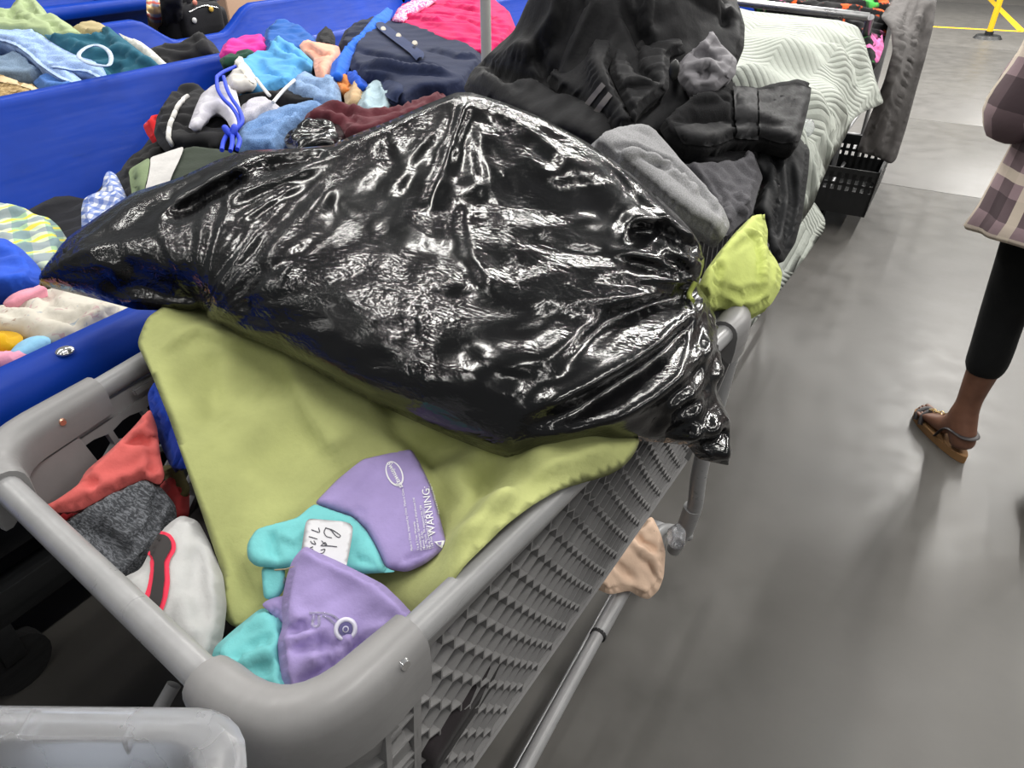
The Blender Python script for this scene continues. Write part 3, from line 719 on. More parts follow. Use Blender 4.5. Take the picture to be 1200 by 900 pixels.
white = garment('printed_shirt', 'white shirt with a red-outlined black figure print in the grey cart', 'shirt', cm(196, 196, 195),
    [(134, 684, 0.865), (150, 673, 0.87), (164, 669, 0.872), (176, 645, 0.875), (192, 618, 0.878), (212, 603, 0.882), (232, 610, 0.882), (246, 636, 0.878), (262, 676, 0.87), (266, 710, 0.86), (262, 745, 0.85), (252, 778, 0.84), (225, 782, 0.84), (190, 750, 0.845), (155, 715, 0.855)],
    bulge=0.025, edge=0.05, under=0.05, res=0.008, wr=0.0045, ws=7, ang=1.2, seed=12, strain=0.08, folds=[([(236, 640), (230, 690), (245, 740)], 0.02, -0.012), ([(222, 620), (240, 640)], 0.01, -0.008), ([(215, 700), (225, 760)], 0.015, 0.006), ([(165, 680), (172, 660)], 0.006, -0.006)])
PINK = flat('red_pink_print', rgb(236, 52, 82)); FIG = flat('black_print', rgb(48, 44, 44))
th = np.linspace(0, 2 * math.pi, 22, endpoint=False)
head = lambda r: [(189.5 + r * math.cos(t), 641 + r * 0.97 * math.sin(t)) for t in th if not (0.28 * math.pi < t < 0.72 * math.pi)]
hp = head(18.0); k0 = [i for i, t in enumerate(th) if t < 0.29 * math.pi][-1] + 1
outer = hp[:k0] + [(199, 662), (200, 685), (197, 702), (190, 722), (197, 733), (210, 742), (214, 752), (204, 748), (188, 740), (172, 724), (168, 716), (158, 706), (148, 698), (156, 695), (170, 700), (174, 688), (178, 668), (177, 660)] + hp[k0:]
hp2 = head(14.0)
inner = hp2[:k0] + [(194, 660), (195, 680), (192, 702), (185, 726), (178, 722), (172, 712), (178, 700), (181, 682), (183, 662)] + hp2[k0:]
decal('figure_outline_print', white, outer, PINK, 0.0022, 2.0, sm=2); decal('figure_print', white, inner, FIG, 0.0042, 2.0, sm=2)

# the two purple and teal arm floats
PUR = cm(160, 145, 196, 'nylon', 0.6); TEAL = cm(118, 198, 200, 'nylon', 0.6)
f1 = thing('arm_float', 'flat purple and teal arm float with white warning print, on green sheet', 'arm float', U(450, 620, 0.90))
p1 = cloth('purple_panel', PUR, [(368, 590, 0.932), (395, 562, 0.932), (425, 538, 0.932), (470, 528, 0.932), (482, 526, 0.932), (492, 542, 0.932), (506, 572, 0.938), (517, 612, 0.940), (524, 640, 0.940), (500, 660, 0.930), (477, 671, 0.917), (451, 666, 0.917), (440, 640, 0.922), (429, 621, 0.925), (414, 606, 0.927), (387, 597, 0.929)],
    bulge=0.012, edge=0.025, under=0.008, res=0.006, wr=0.0012, ws=9, seed=13, strain=0, parent=f1, folds=[([(400, 590), (425, 560), (440, 545)], 0.02, 0.004), ([(415, 600), (428, 608)], 0.008, -0.005), ([(470, 660), (495, 652), (522, 640)], 0.004, -0.006), ([(478, 530), (486, 536)], 0.008, 0.006)])
t1 = cloth('teal_panel', TEAL, [(289, 638, 0.925), (300, 620, 0.927), (325, 613, 0.929), (348, 607, 0.932), (368, 590, 0.932), (387, 597, 0.930), (414, 606, 0.928), (429, 621, 0.926), (441, 641, 0.923), (452, 666, 0.918), (466, 670, 0.917), (440, 672, 0.915), (414, 673, 0.915), (367, 668, 0.917), (330, 666, 0.919), (300, 664, 0.919), (290, 655, 0.921)],
    bulge=0.014, edge=0.022, under=0.008, res=0.006, wr=0.0025, ws=12, seed=14, strain=0, parent=f1, folds=[([(318, 625), (322, 650), (330, 664)], 0.006, -0.008), ([(330, 630), (350, 640)], 0.008, 0.005), ([(415, 655), (445, 668)], 0.005, -0.005)])
cloth('teal_tab', TEAL, [(306, 664, 0.912), (334, 662, 0.913), (334, 690, 0.904), (325, 702, 0.900), (309, 703, 0.900)], bulge=0.006, edge=0.012, under=0.008, res=0.006, wr=0.001, seed=15, strain=0, parent=f1)
WT = M['white']
text_on('warning_print', p1, 'WARNING:', 511, 628, -99, 11.5, WT)
# warning triangle
decal('triangle_print', p1, [(520, 634), (509, 635.6), (517.5, 642)], WT, 0.0014, 2.0, sm=0); decal('triangle_center', p1, [(517.6, 635.7), (512.5, 636.5), (516.2, 639.6)], PUR, 0.0022, 2.0, sm=0)
lines = [(484.5, 646, -101, 'Made in China  Imported by China  Made in China', 3.6), (492, 645, -101, 'To & 3 Year Warranty', 3.6), (495.6, 645, -101, 'Manufacturer: Spread and Warehouse Ltd', 3.6), (499, 644, -101, 'Manual. 30 lbs.', 3.6), (502.3, 643.5, -101, 'San Marcos, 7th inspected No. 234', 3.6), (505.6, 643, -101, 'Made. Designed in USA 07/2011', 3.6), (508.6, 642.5, -101, 'Toll Free 1-800', 3.6)]
for (x, y, a, s, z) in lines: text_on('small_print', p1, s, x, y, a + 2, z, WT)
text_on('small_print', p1, 'This is not a lifesaving device. Do not leave child unattended while in use', 514.5, 603, -106, 3.2, WT)
# oval logo
def oval(cx, cy, a, b, rot, n=26): 
    r = math.radians(rot); return [(cx + a * math.cos(t) * math.cos(r) - b * math.sin(t) * math.sin(r), cy + a * math.cos(t) * math.sin(r) + b * math.sin(t) * math.cos(r)) for t in np.linspace(0, 2 * math.pi, n, endpoint=False)]
decal('logo_oval', p1, oval(462.5, 556, 15.5, 9.5, 66), WT, 0.0014, 2.2, sm=0); decal('logo_field', p1, oval(462.5, 556, 13.8, 7.8, 66), PUR, 0.0022, 2.2, sm=0)
text_on('logo_lettering', p1, 'Swimways', 453.5, 544, 62, 8.2, WT, 0.0030, shear=0.25, thin=0.012)
# price tag
card = flat('tag_card', rgb(206, 206, 210), 0.6)
tag_ = garment('price_tag', 'white card tag with handwriting, pinned under the purple float', 'tag', card,
    [(358, 612, 0.951), (362, 607.5, 0.945), (404, 611, 0.952), (412, 613.5, 0.945), (414, 620, 0.951), (410, 645, 0.944), (405, 668, 0.938), (375, 662, 0.939), (352, 652, 0.941)],
    bulge=0.0006, edge=0.01, thick=0.0012, strain=0, res=0.006, wr=0.0, seed=1, sm=1)
pen = flat('pen_ink', rgb(70, 70, 78))
for st in ([(382, 618.5), (380, 624), (383, 629), (389, 630.5)], [(382, 619), (389, 621), (394, 624), (399, 628), (397, 630), (393, 627.5), (389, 622.5), (386, 620)], [(377, 634), (383, 640), (381, 636), (376, 640)], [(377, 640), (386, 640), (395, 641)], [(376, 645), (381, 644), (379, 648), (375, 649)],
           [(373.5, 619), (374.5, 624), (370, 623), (365, 621)], [(372, 632), (362, 629)], [(368, 634), (370, 638), (366, 637), (364, 634.5)], [(367, 641), (363, 643), (367, 644.5), (366, 648)]):
    line_on('handwriting', tag_, st, 0.0005, pen, 0.0006, n=4)
f2 = thing('arm_float', 'crumpled purple and teal arm float with clear valve near cart corner', 'arm float', U(380, 750, 0.88))
t2 = cloth('teal_panel', TEAL, [(306, 712, 0.885), (332, 718, 0.895), (336, 745, 0.895), (334, 780, 0.892), (345, 820, 0.89), (338, 832, 0.885), (300, 812, 0.88), (268, 792, 0.88), (247, 774, 0.875), (251, 758, 0.875), (276, 736, 0.88)],
    bulge=0.016, edge=0.02, under=0.03, res=0.006, wr=0.003, ws=9, seed=17, strain=0.06, parent=f2, folds=[([(268, 782), (290, 765), (325, 752)], 0.006, -0.010), ([(275, 790), (300, 775), (328, 768)], 0.012, 0.008), ([(300, 790), (325, 785)], 0.006, -0.006), ([(290, 730), (320, 735)], 0.02, 0.006)])
cloth('purple_flap', PUR, [(305, 708, 0.90), (318, 701, 0.903), (336, 697, 0.905), (338, 735, 0.90), (328, 728, 0.897)], bulge=0.006, edge=0.012, under=0.012, res=0.006, wr=0.002, seed=18, strain=0.06, parent=f2)
p2 = cloth('purple_panel', PUR, [(357, 639, 0.948), (370, 646, 0.948), (395, 657, 0.945), (425, 672, 0.94), (450, 685, 0.935), (470, 704, 0.93), (486, 722, 0.925), (500, 740, 0.90), (460, 790, 0.895), (425, 822, 0.89), (380, 838, 0.885), (340, 836, 0.885), (331, 800, 0.893), (327, 775, 0.90), (325, 752, 0.905), (331, 735, 0.91), (330, 705, 0.918), (336, 675, 0.928), (343, 655, 0.938)],
    ctrl=[(390, 700, 0.925), (420, 760, 0.90), (370, 790, 0.90)], bulge=0.016, edge=0.02, under=0.03, res=0.0055, wr=0.0022, ws=10, ang=0.6, seed=19, strain=0.06, parent=f2,
    folds=[([(357, 641), (348, 656), (343, 672)], 0.005, -0.012), ([(330, 740), (345, 745), (365, 735)], 0.006, -0.010), ([(332, 755), (350, 752), (372, 752)], 0.006, 0.008), ([(345, 762), (365, 760), (385, 748)], 0.006, -0.010), ([(375, 755), (385, 765), (405, 758)], 0.007, -0.010), ([(395, 765), (380, 790), (345, 812)], 0.012, -0.012), ([(425, 755), (415, 770), (418, 790)], 0.006, -0.014), ([(425, 745), (440, 745), (455, 735)], 0.010, 0.006), ([(335, 715), (345, 730), (360, 738)], 0.010, 0.006), ([(440, 700), (460, 720)], 0.015, 0.004), ([(360, 785), (390, 770), (420, 750)], 0.009, 0.009)])
mclear, nt, bs = newmat('clear_vinyl'); bs.inputs['Base Color'].default_value = (0.92, 0.93, 0.97, 1); bs.inputs['Transmission Weight'].default_value = 0.85; bs.inputs['Roughness'].default_value = 0.12; bs.inputs['IOR'].default_value = 1.4
nt.links.new(ramp(nt, noise(nt, pos(nt), 60, 3), 0.3, 0.7, 0.08, 0.22), bs.inputs['Roughness'])
M['clear'] = mclear
vc = onto(p2, 405, 738, 0.001); vn = (CAMP - vc).normalized()
ring = []
s_ = vn.cross(Vector((0, 0, 1))).normalized(); t_ = s_.cross(vn)
rw = flat('valve_white', rgb(206, 204, 220), 0.3); rd = flat('valve_dark', rgb(84, 78, 128), 0.25)
vring = tube('valve_ring', [vc + (s_ * math.cos(a) + t_ * math.sin(a)) * 0.0095 for a in np.linspace(0, 2 * math.pi, 24, endpoint=False)], 0.0026, rw, f2, 10, True)
disc('valve_cup', vc + vn * 0.0012, 0.0078, 0.003, rd, vring, vn, 24, 0.0068)
disc('valve_hole', vc + vn * 0.0035, 0.0034, 0.002, rw, vring, vn, 18, 0.003)
disc('valve_core', vc + vn * 0.0046, 0.0022, 0.0012, rd, vring, vn, 18)
line_on('valve_strap', p2, [(398, 728), (390, 722), (378, 719), (362, 719)], 0.0014, M['clear'], None, f2)
line_on('valve_strap', p2, [(395, 735), (386, 726), (378, 722)], 0.0012, M['clear'], None, f2)
line_on('valve_plug', p2, [(368, 722), (367, 733), (371, 735), (374, 732), (374, 722)], 0.0016, M['clear'], None, f2)
tube('price_string', [U(322, 668, 0.925), U(335, 667, 0.93), U(345, 664, 0.935)], 0.0008, flat('string', rgb(170, 150, 120)), f1, 6)
vb = U(329, 682, 0.905)
disc('lower_valve', vb, 0.008, 0.006, M['clear'], f1, (0, -0.3, 1), 20, 0.006)

# ================================================================== the big black bin bag
bagm, nt, bs = newmat('black_bin_bag_film'); p = pos(nt)
bs.inputs['Base Color'].default_value = (0.004, 0.004, 0.0045, 1); bs.inputs['Specular IOR Level'].default_value = 0.5
bs.inputs['IOR'].default_value = 1.55
nt.links.new(ramp(nt, noise(nt, p, 9, 4), 0.3, 0.7, 0.14, 0.24), bs.inputs['Roughness'])
mp = node(nt, 'ShaderNodeMapping'); nt.links.new(p, mp.inputs[0]); mp.inputs['Rotation'].default_value = (0, 0, 0.5); mp.inputs['Scale'].default_value = (1, 2.2, 2.2)
def ridge(v, sc, d, e): return mth(nt, 'POWER', mth(nt, 'ABSOLUTE', mth(nt, 'MULTIPLY', mth(nt, 'SUBTRACT', noise(nt, v, sc, 2, 0.5, d), 0.5), 2.0)), e)
mp2 = node(nt, 'ShaderNodeMapping'); nt.links.new(p, mp2.inputs[0]); mp2.inputs['Rotation'].default_value = (0.3, 0.2, -0.7); mp2.inputs['Scale'].default_value = (1, 2.6, 1.8)
hA = ridge(mp.outputs[0], 26, 0.5, 0.8); hB = ridge(mp2.outputs[0], 48, 0.4, 0.8); hC = ridge(p, 110, 0.5, 0.9)
patch = ramp(nt, noise(nt, p, 5.5, 2), 0.38, 0.62, 0.25, 1.0)
hh = mth(nt, 'MULTIPLY', mth(nt, 'ADD', mth(nt, 'ADD', hA, mth(nt, 'MULTIPLY', hB, 0.6)), mth(nt, 'MULTIPLY', hC, 0.12)), patch)
bump(nt, hh, 0.24, 0.006, bs)
M['bag'] = bagm
bag_out = [(44, 334, 1.0), (60, 304, 1.02), (79, 278, 1.05), (125, 246, 1.09), (157, 225, 1.11), (211, 208, 1.14), (253, 188, 1.165), (289, 176, 1.18), (342, 174, 1.195), (389, 170, 1.205), (414, 158, 1.22), (460, 140, 1.24), (500, 122, 1.26), (535, 108, 1.275), (552, 108, 1.275), (590, 120, 1.265), (640, 140, 1.245), (690, 168, 1.215), (730, 196, 1.18), (770, 230, 1.145), (800, 258, 1.115), (820, 284, 1.09), (826, 306, 1.07), (818, 335, 1.045), (828, 348, 1.035), (838, 368, 1.02), (838, 395, 1.0), (846, 425, 0.985), (845, 440, 0.98), (838, 454, 0.975), (848, 474, 0.96), (855, 490, 0.94), (855, 546, 0.895), (818, 538, 0.91), (806, 522, 0.935), (770, 518, 0.955), (720, 516, 0.965), (680, 516, 0.97), (640, 524, 0.97), (600, 538, 0.965), (575, 531, 0.97), (530, 513, 0.975), (480, 491, 0.985), (430, 468, 0.99), (380, 441, 1.0), (330, 412, 1.005), (289, 396, 1.01), (266, 384, 1.012), (247, 376, 1.012), (239, 362, 1.01), (200, 364, 1.0), (160, 363, 0.995), (111, 350, 0.99), (70, 340, 0.995)]
bag = garment('garbage_bag', 'large glossy black plastic bag stuffed full, lying across the grey cart', 'bag', M['bag'], bag_out,
    ctrl=[], bulge=0.115, edge=0.23, under=0.17, res=0.0056, wr=0.004, ws=9, ang=-0.5, ratio=3, seed=22, face=1.0, sm=1, soft=False,
    gather=[(822, 338, 5.5, 0.013, 0.42), (250, 375, 4, 0.008, 0.25), (548, 110, 5, 0.006, 0.3), (55, 325, 5, 0.007, 0.25)],
    crk=[(8, 0.0048), (19, 0.0020), (40, 0.0007)], strain=0.035, iters=25, bend=0.08,
    folds=[([(215, 255), (235, 240), (262, 222), (290, 205)], 0.009, -0.035), ([(205, 250), (232, 226), (270, 205), (300, 195)], 0.010, 0.018), ([(268, 232), (300, 222), (340, 208), (370, 195)], 0.008, 0.016), ([(300, 198), (340, 188), (388, 178)], 0.008, -0.022), ([(265, 235), (285, 238), (310, 225)], 0.006, 0.010), ([(350, 215), (310, 250), (295, 262)], 0.006, 0.010),
           ([(240, 372), (225, 340), (180, 330), (130, 345)], 0.03, -0.03), ([(170, 330), (140, 300), (110, 285)], 0.02, 0.012), ([(250, 380), (285, 395), (330, 415)], 0.012, 0.008), ([(245, 345), (252, 365), (262, 385)], 0.007, 0.016),
           ([(705, 290), (725, 262), (770, 258), (810, 290)], 0.012, 0.020), ([(720, 275), (760, 275), (815, 300)], 0.010, -0.022), ([(700, 300), (760, 298), (815, 312)], 0.010, 0.012), ([(735, 285), (770, 288), (810, 300)], 0.008, 0.008),
           ([(820, 338), (760, 348), (700, 372), (640, 405)], 0.012, -0.030), ([(815, 350), (740, 385), (660, 430), (600, 465)], 0.012, 0.020), ([(780, 380), (720, 420), (650, 465)], 0.010, -0.018), ([(835, 385), (770, 420), (690, 470), (620, 500)], 0.011, 0.020), ([(838, 410), (790, 460), (735, 490)], 0.010, -0.016), ([(842, 430), (800, 440), (765, 460), (755, 490)], 0.009, 0.014), ([(850, 480), (820, 495), (780, 505)], 0.010, 0.014), ([(848, 500), (830, 515), (812, 520)], 0.012, -0.022), ([(760, 505), (790, 485), (830, 462)], 0.010, -0.012),
           ([(548, 112), (525, 180), (500, 250)], 0.012, 0.010), ([(540, 240), (550, 300), (575, 340)], 0.014, 0.012), ([(520, 230), (600, 210), (680, 205)], 0.02, 0.008), ([(560, 290), (620, 270), (700, 265)], 0.02, 0.008), ([(400, 200), (370, 260), (350, 330)], 0.02, 0.008), ([(330, 280), (320, 330), (300, 370)], 0.015, -0.010)])
props(bag, None, None)
# gathered edge of film where the neck is tied
tube('tie_band', catmull([onto(bag, 812, 330, 0.004), onto(bag, 805, 345, 0.006), onto(bag, 812, 356, 0.004)], 5), 0.004, cm(150, 160, 80), bag, 8)
clr = plastic('clear_film', rgb(150, 150, 156), 0.15, 0.1); 
LIME = cm(192, 203, 116, 'cotton', 0.85)
lime = garment('lime_cloth', 'lime green cloth bulging beside the black bag neck', 'cloth', LIME,
    [(816, 340, 1.02), (826, 318, 1.035), (842, 296, 1.04), (862, 272, 1.045), (878, 256, 1.045), (895, 251, 1.04), (900, 270, 1.03), (899, 290, 1.015), (910, 305, 1.005), (917, 320, 0.99), (914, 340, 0.975), (903, 358, 0.96), (880, 369, 0.955), (858, 366, 0.965), (846, 360, 0.975), (832, 360, 0.99), (824, 350, 1.0)],
    bulge=0.035, edge=0.06, under=0.05, res=0.007, wr=0.004, ws=9, ang=0.9, seed=24, folds=[([(870, 282), (888, 288), (893, 315), (892, 345)], 0.005, 0.012), ([(893, 345), (868, 355), (845, 352)], 0.006, -0.010), ([(832, 330), (842, 322), (838, 350)], 0.006, -0.012), ([(885, 262), (898, 285)], 0.006, -0.008), ([(840, 310), (870, 285)], 0.012, 0.01)])
film = garment('clear_wrapping', 'crumpled clear plastic film under the lime green cloth', 'plastic film', clr,
    [(838, 352, 0.955), (862, 364, 0.945), (870, 376, 0.93), (858, 395, 0.90), (848, 420, 0.87), (843, 395, 0.90), (839, 372, 0.93)], bulge=0.02, edge=0.03, under=0.03, res=0.007, wr=0.006, ws=20, ang=1.2, seed=25)
# ================================================================== clothes in the long blue bin
G1 = 'clothes heaped in the long blue bin'; G2 = 'clothes heaped in the second blue bin'
def g1(name, label, mat, out, cat='garment', **k):
    k.setdefault('res', 0.018); k.setdefault('bulge', 0.05); k.setdefault('edge', 0.09); k.setdefault('under', 0.12); k.setdefault('wr', 0.012); k.setdefault('ws', 6)
    return garment(name, label, cat, mat, out, G1, **k)
def g2(name, label, mat, out, cat='garment', **k):
    out = [(x, y, h - 0.11 * min(max((y - 40) / 55, 0), 1)) for x, y, h in out]
    k.setdefault('res', 0.022); k.setdefault('bulge', 0.05); k.setdefault('edge', 0.10); k.setdefault('under', 0.14); k.setdefault('wr', 0.016); k.setdefault('ws', 5)
    return garment(name, label, cat, mat, out, G2, **k)
def oh(pts, *hs):
    """attach heights: hs = (y0,h0),(y1,h1): height runs with the photo row"""
    (y0, h0), (y1, h1) = hs
    return [(x, y, h0 + (h1 - h0) * (y - y0) / (y1 - y0)) for x, y in pts]
BLK = cm(34, 34, 37); NAVY = cm(32, 40, 66)
g1('blouse', 'hot pink gathered blouse with lace yoke, behind the navy polo', cm(196, 28, 92), oh([(458, 24), (468, 8), (500, -4), (540, -8), (575, -4), (597, 14), (605, 34), (592, 58), (570, 72), (540, 66), (500, 48), (472, 36)], (0, 1.0), (70, 0.95)), seed=31, strain=0.14, ws=9, ang=-0.4, wr=0.016, folds=[([(480, 20), (530, 25), (590, 50)], 0.02, -0.02), ([(500, 5), (560, 18), (595, 35)], 0.02, 0.02), ([(470, 25), (520, 38)], 0.015, 0.02)])
lace = spotmat('pink_lace', rgb(214, 90, 140), [rgb(238, 190, 210)], 60, 0.5)
cloth('lace_yoke', lace, oh([(459, 24), (466, 10), (480, 2), (500, -2), (512, 0), (500, 8), (484, 16), (472, 26)], (0, 1.03), (26, 1.015)), bulge=0.02, edge=0.03, under=0.03, res=0.014, wr=0.006, ws=12, seed=131, parent=bpy.data.objects['blouse'])
g1('navy_garment', 'dark navy garment at the left shoulder of the navy polo', cm(34, 40, 60), oh([(396, 54), (404, 36), (420, 25), (442, 22), (450, 32), (430, 50), (410, 64)], (22, 0.98), (64, 0.955)), seed=32)
polo = g1('polo_shirt', 'navy polo shirt with three white buttons, on top of the heap', NAVY, oh([(408, 72), (414, 52), (425, 36), (440, 26), (460, 26), (482, 30), (520, 42), (548, 52), (563, 62), (566, 78), (548, 104), (525, 112), (495, 115), (475, 124), (455, 120), (444, 98), (424, 94), (411, 82)], (26, 0.995), (120, 0.95)), 'shirt', seed=33, wr=0.006, strain=0.10,
    folds=[([(415, 62), (470, 78), (520, 92)], 0.03, -0.03), ([(425, 85), (480, 95), (530, 100)], 0.025, 0.03), ([(500, 60), (540, 75), (562, 72)], 0.02, 0.02), ([(448, 95), (460, 112)], 0.02, -0.02)])
decal('button_placket', polo, [(440, 29), (448, 28), (498, 66), (496, 76), (490, 73), (442, 36)], cm(46, 57, 90), 0.012, 3)
for (bx_, by_) in ((449, 38), (467, 46), (486, 55)):
    c_ = onto(polo, bx_, by_, 0.016); disc('button', c_, 0.013, 0.006, flat('shirt_button_%d' % bx_, rgb(206, 200, 186), 0.4), polo, (CAMP - c_).normalized() * 0.7 + Vector((0, 0, 0.6)), 16, 0.011)
decal('collar_flap', polo, [(446, 98), (462, 96), (474, 104), (468, 122), (455, 118)], cm(40, 50, 80), 0.012, 3)
g1('blue_strap', 'bright blue cloth strip running down beside the navy polo', cm(40, 104, 214), oh([(386, 90), (389, 74), (402, 60), (418, 44), (438, 22), (452, 9), (461, 12), (456, 24), (442, 36), (426, 48), (414, 62), (409, 80), (400, 92)], (10, 1.02), (90, 0.965)), 'cloth', seed=34, bulge=0.03, edge=0.05, wr=0.006, folds=[([(395, 80), (420, 48), (450, 16)], 0.02, 0.015)])
g1('blue_strap', 'small royal blue cloth end below the polo hem', cm(32, 84, 196), oh([(406, 84), (416, 82), (428, 92), (432, 102), (420, 104), (408, 94)], (82, 0.965), (104, 0.955)), 'cloth', seed=35, bulge=0.03, edge=0.04)
g1('black_garment', 'small black rounded garment in front of the glossy bin wall', cm(32, 32, 34), oh([(369, 50), (372, 40), (380, 32), (388, 34), (393, 44), (393, 60), (378, 60)], (32, 0.97), (60, 0.93)), seed=36, edge=0.06)
g1('blue_jersey', 'mottled royal blue jersey behind the light blue tee', cm(40, 92, 168), oh([(308, 48), (312, 34), (322, 26), (336, 25), (352, 31), (366, 42), (376, 52), (362, 66), (335, 66), (313, 60)], (25, 0.965), (66, 0.92)), seed=37)
peach = g1('peach_cloth', 'peach coloured cloth with rolled edge in the middle of the heap', cm(232, 170, 146), oh([(350, 54), (356, 47), (376, 50), (397, 54), (400, 66), (390, 86), (382, 96), (370, 90), (367, 76), (368, 66), (357, 60)], (47, 0.975), (95, 0.94)), seed=38, wr=0.008, bulge=0.035, folds=[([(356, 55), (372, 66), (388, 72)], 0.02, -0.03), ([(378, 92), (384, 78), (392, 66)], 0.015, 0.015)])
g1('magenta_garment', 'magenta garment lying against the far bin rim', cm(214, 52, 150), oh([(256, 66), (262, 52), (272, 46), (292, 43), (312, 43), (316, 58), (300, 66), (275, 72)], (43, 0.945), (70, 0.905)), seed=39)
g1('dark_green_garment', 'dark green strip of cloth under the magenta garment', cm(40, 72, 58), oh([(256, 70), (272, 61), (292, 57), (302, 64), (285, 74), (262, 78)], (57, 0.945), (78, 0.90)), seed=40, edge=0.05, bulge=0.03)
tee = g1('tee_shirt', 'light blue tee shirt with its sleeve opening facing us', cm(88, 160, 214), oh([(276, 74), (298, 63), (316, 58), (321, 45), (334, 47), (352, 58), (367, 72), (366, 80), (354, 82), (348, 98), (330, 106), (308, 112), (288, 112), (272, 100)], (45, 0.985), (112, 0.93)), 'shirt', seed=41, wr=0.012,
    folds=[([(320, 50), (340, 68), (364, 78)], 0.016, -0.035), ([(318, 48), (324, 62), (345, 78)], 0.02, 0.02), ([(300, 70), (310, 90), (330, 100)], 0.02, -0.02), ([(285, 80), (300, 100)], 0.02, 0.02)])
g1('jeans', 'faded blue jeans cuff with frayed stitching', cm(104, 128, 160, 'denim'), oh([(336, 104), (345, 90), (358, 85), (374, 92), (384, 89), (394, 93), (399, 106), (401, 124), (388, 128), (366, 120), (345, 116)], (85, 0.955), (125, 0.92)), 'jeans', seed=42, wr=0.014, folds=[([(385, 92), (392, 108), (393, 124)], 0.012, 0.015), ([(350, 95), (370, 105), (385, 118)], 0.015, -0.02)])
g1('orange_cloth', 'small folded orange cloth beside the tan cloth', cm(212, 130, 70), oh([(394, 96), (400, 88), (408, 86), (413, 98), (411, 107), (400, 109)], (86, 0.955), (109, 0.935)), 'cloth', seed=43, edge=0.04, bulge=0.035, folds=[([(398, 94), (405, 100), (408, 106)], 0.012, -0.02)])
g1('tan_cloth', 'tan cloth between the orange cloth and pale blue shirt', cm(190, 162, 126), oh([(403, 112), (408, 100), (413, 88), (421, 91), (430, 104), (426, 124), (405, 126)], (88, 0.955), (126, 0.915)), 'cloth', seed=44, edge=0.06)
g1('pale_shirt', 'pale blue shirt tail wedged under the navy polo', cm(168, 190, 200), oh([(418, 124), (426, 106), (433, 94), (446, 95), (456, 106), (466, 128), (450, 140), (425, 138)], (94, 0.955), (140, 0.91)), 'shirt', seed=45, wr=0.008, folds=[([(438, 98), (442, 120), (440, 135)], 0.015, -0.02), ([(450, 100), (458, 125)], 0.015, 0.02)])
g1('pale_shirt', 'pale blue cloth corner right below the polo hem', cm(158, 180, 192), oh([(470, 120), (490, 106), (512, 98), (516, 108), (500, 124), (478, 132)], (98, 0.945), (132, 0.915)), 'shirt', seed=46, edge=0.05)
maroon = g1('sweatshirt', 'maroon sweatshirt draped just behind the top of the black bag', cm(88, 40, 48), oh([(355, 142), (360, 132), (372, 127), (396, 122), (418, 124), (440, 131), (466, 128), (498, 116), (517, 107), (524, 114), (500, 135), (460, 155), (425, 168), (405, 164), (396, 150), (376, 143)], (107, 0.965), (165, 0.93)), 'sweatshirt', seed=47, wr=0.010,
    folds=[([(360, 138), (395, 138), (402, 158)], 0.015, -0.02), ([(405, 128), (408, 145), (420, 150)], 0.015, -0.02), ([(380, 128), (430, 138), (500, 120)], 0.02, 0.02)])
g1('black_bag_scrap', 'small shiny black plastic bag under the maroon sweatshirt', M['bag'], oh([(332, 165), (338, 154), (352, 146), (376, 140), (398, 146), (406, 162), (400, 180), (345, 186)], (140, 0.955), (186, 0.93)), 'bag', seed=48, wr=0.018, ws=10)
g1('denim_garment', 'mid blue denim garment left of the maroon sweatshirt', cm(82, 112, 152, 'denim'), oh([(274, 168), (280, 150), (300, 138), (328, 125), (358, 120), (384, 124), (366, 136), (352, 146), (338, 158), (325, 180), (285, 182)], (120, 0.93), (182, 0.89)), seed=49, wr=0.010, folds=[([(285, 160), (320, 148), (350, 138)], 0.02, -0.02)])
g1('black_garment', 'black cloth in the hollow below the light blue tee', cm(28, 28, 30), oh([(270, 120), (300, 108), (330, 104), (352, 108), (372, 118), (388, 128), (340, 130), (300, 124), (278, 135)], (104, 0.925), (135, 0.895)), seed=50, wr=0.018)
g1('grey_knit', 'pale grey knit piece beside the blue cord', cm(196, 194, 202, 'fleece'), oh([(278, 134), (284, 122), (300, 115), (318, 117), (331, 128), (318, 137), (300, 144), (280, 146)], (115, 0.935), (146, 0.905)), seed=51, bulge=0.06)
hood = g1('hoodie', 'black hoodie with a white drawstring against the blue bin wall', cm(38, 38, 40), oh([(180, 156), (184, 136), (194, 118), (210, 107), (228, 103), (244, 108), (262, 124), (280, 140), (282, 172), (262, 184), (225, 182), (198, 180), (186, 170)], (103, 0.90), (184, 0.84)), 'hoodie', seed=52, wr=0.016, bulge=0.08, folds=[([(190, 145), (205, 125), (225, 112)], 0.02, -0.02), ([(215, 150), (230, 168)], 0.02, -0.02)])
WC = flat('white_cord', rgb(214, 212, 208), 0.8); BC = flat('blue_cord', rgb(34, 66, 206), 0.7)
line_on('drawstring', hood, [(221, 114), (212, 122), (205, 134), (200, 148), (199, 160), (203, 170)], 0.008, WC, 0.006)
g1('red_cloth', 'bright red cloth showing left of the black hoodie', cm(214, 34, 40), oh([(167, 146), (176, 140), (185, 134), (194, 150), (194, 168), (180, 166), (172, 158)], (134, 0.83), (168, 0.78)), 'cloth', seed=53, edge=0.05)
knit = g1('white_knit', 'white knit top with a blue tied cord, in the heap', cm(212, 210, 218), oh([(220, 151), (228, 128), (236, 110), (250, 99), (266, 95), (276, 103), (283, 130), (281, 150), (271, 152), (264, 138), (254, 131), (244, 138), (234, 149)], (95, 0.975), (152, 0.925)), 'knit top', seed=54, wr=0.008, bulge=0.03, edge=0.05, under=0.05, folds=[([(240, 112), (262, 122), (280, 140)], 0.012, -0.012)])
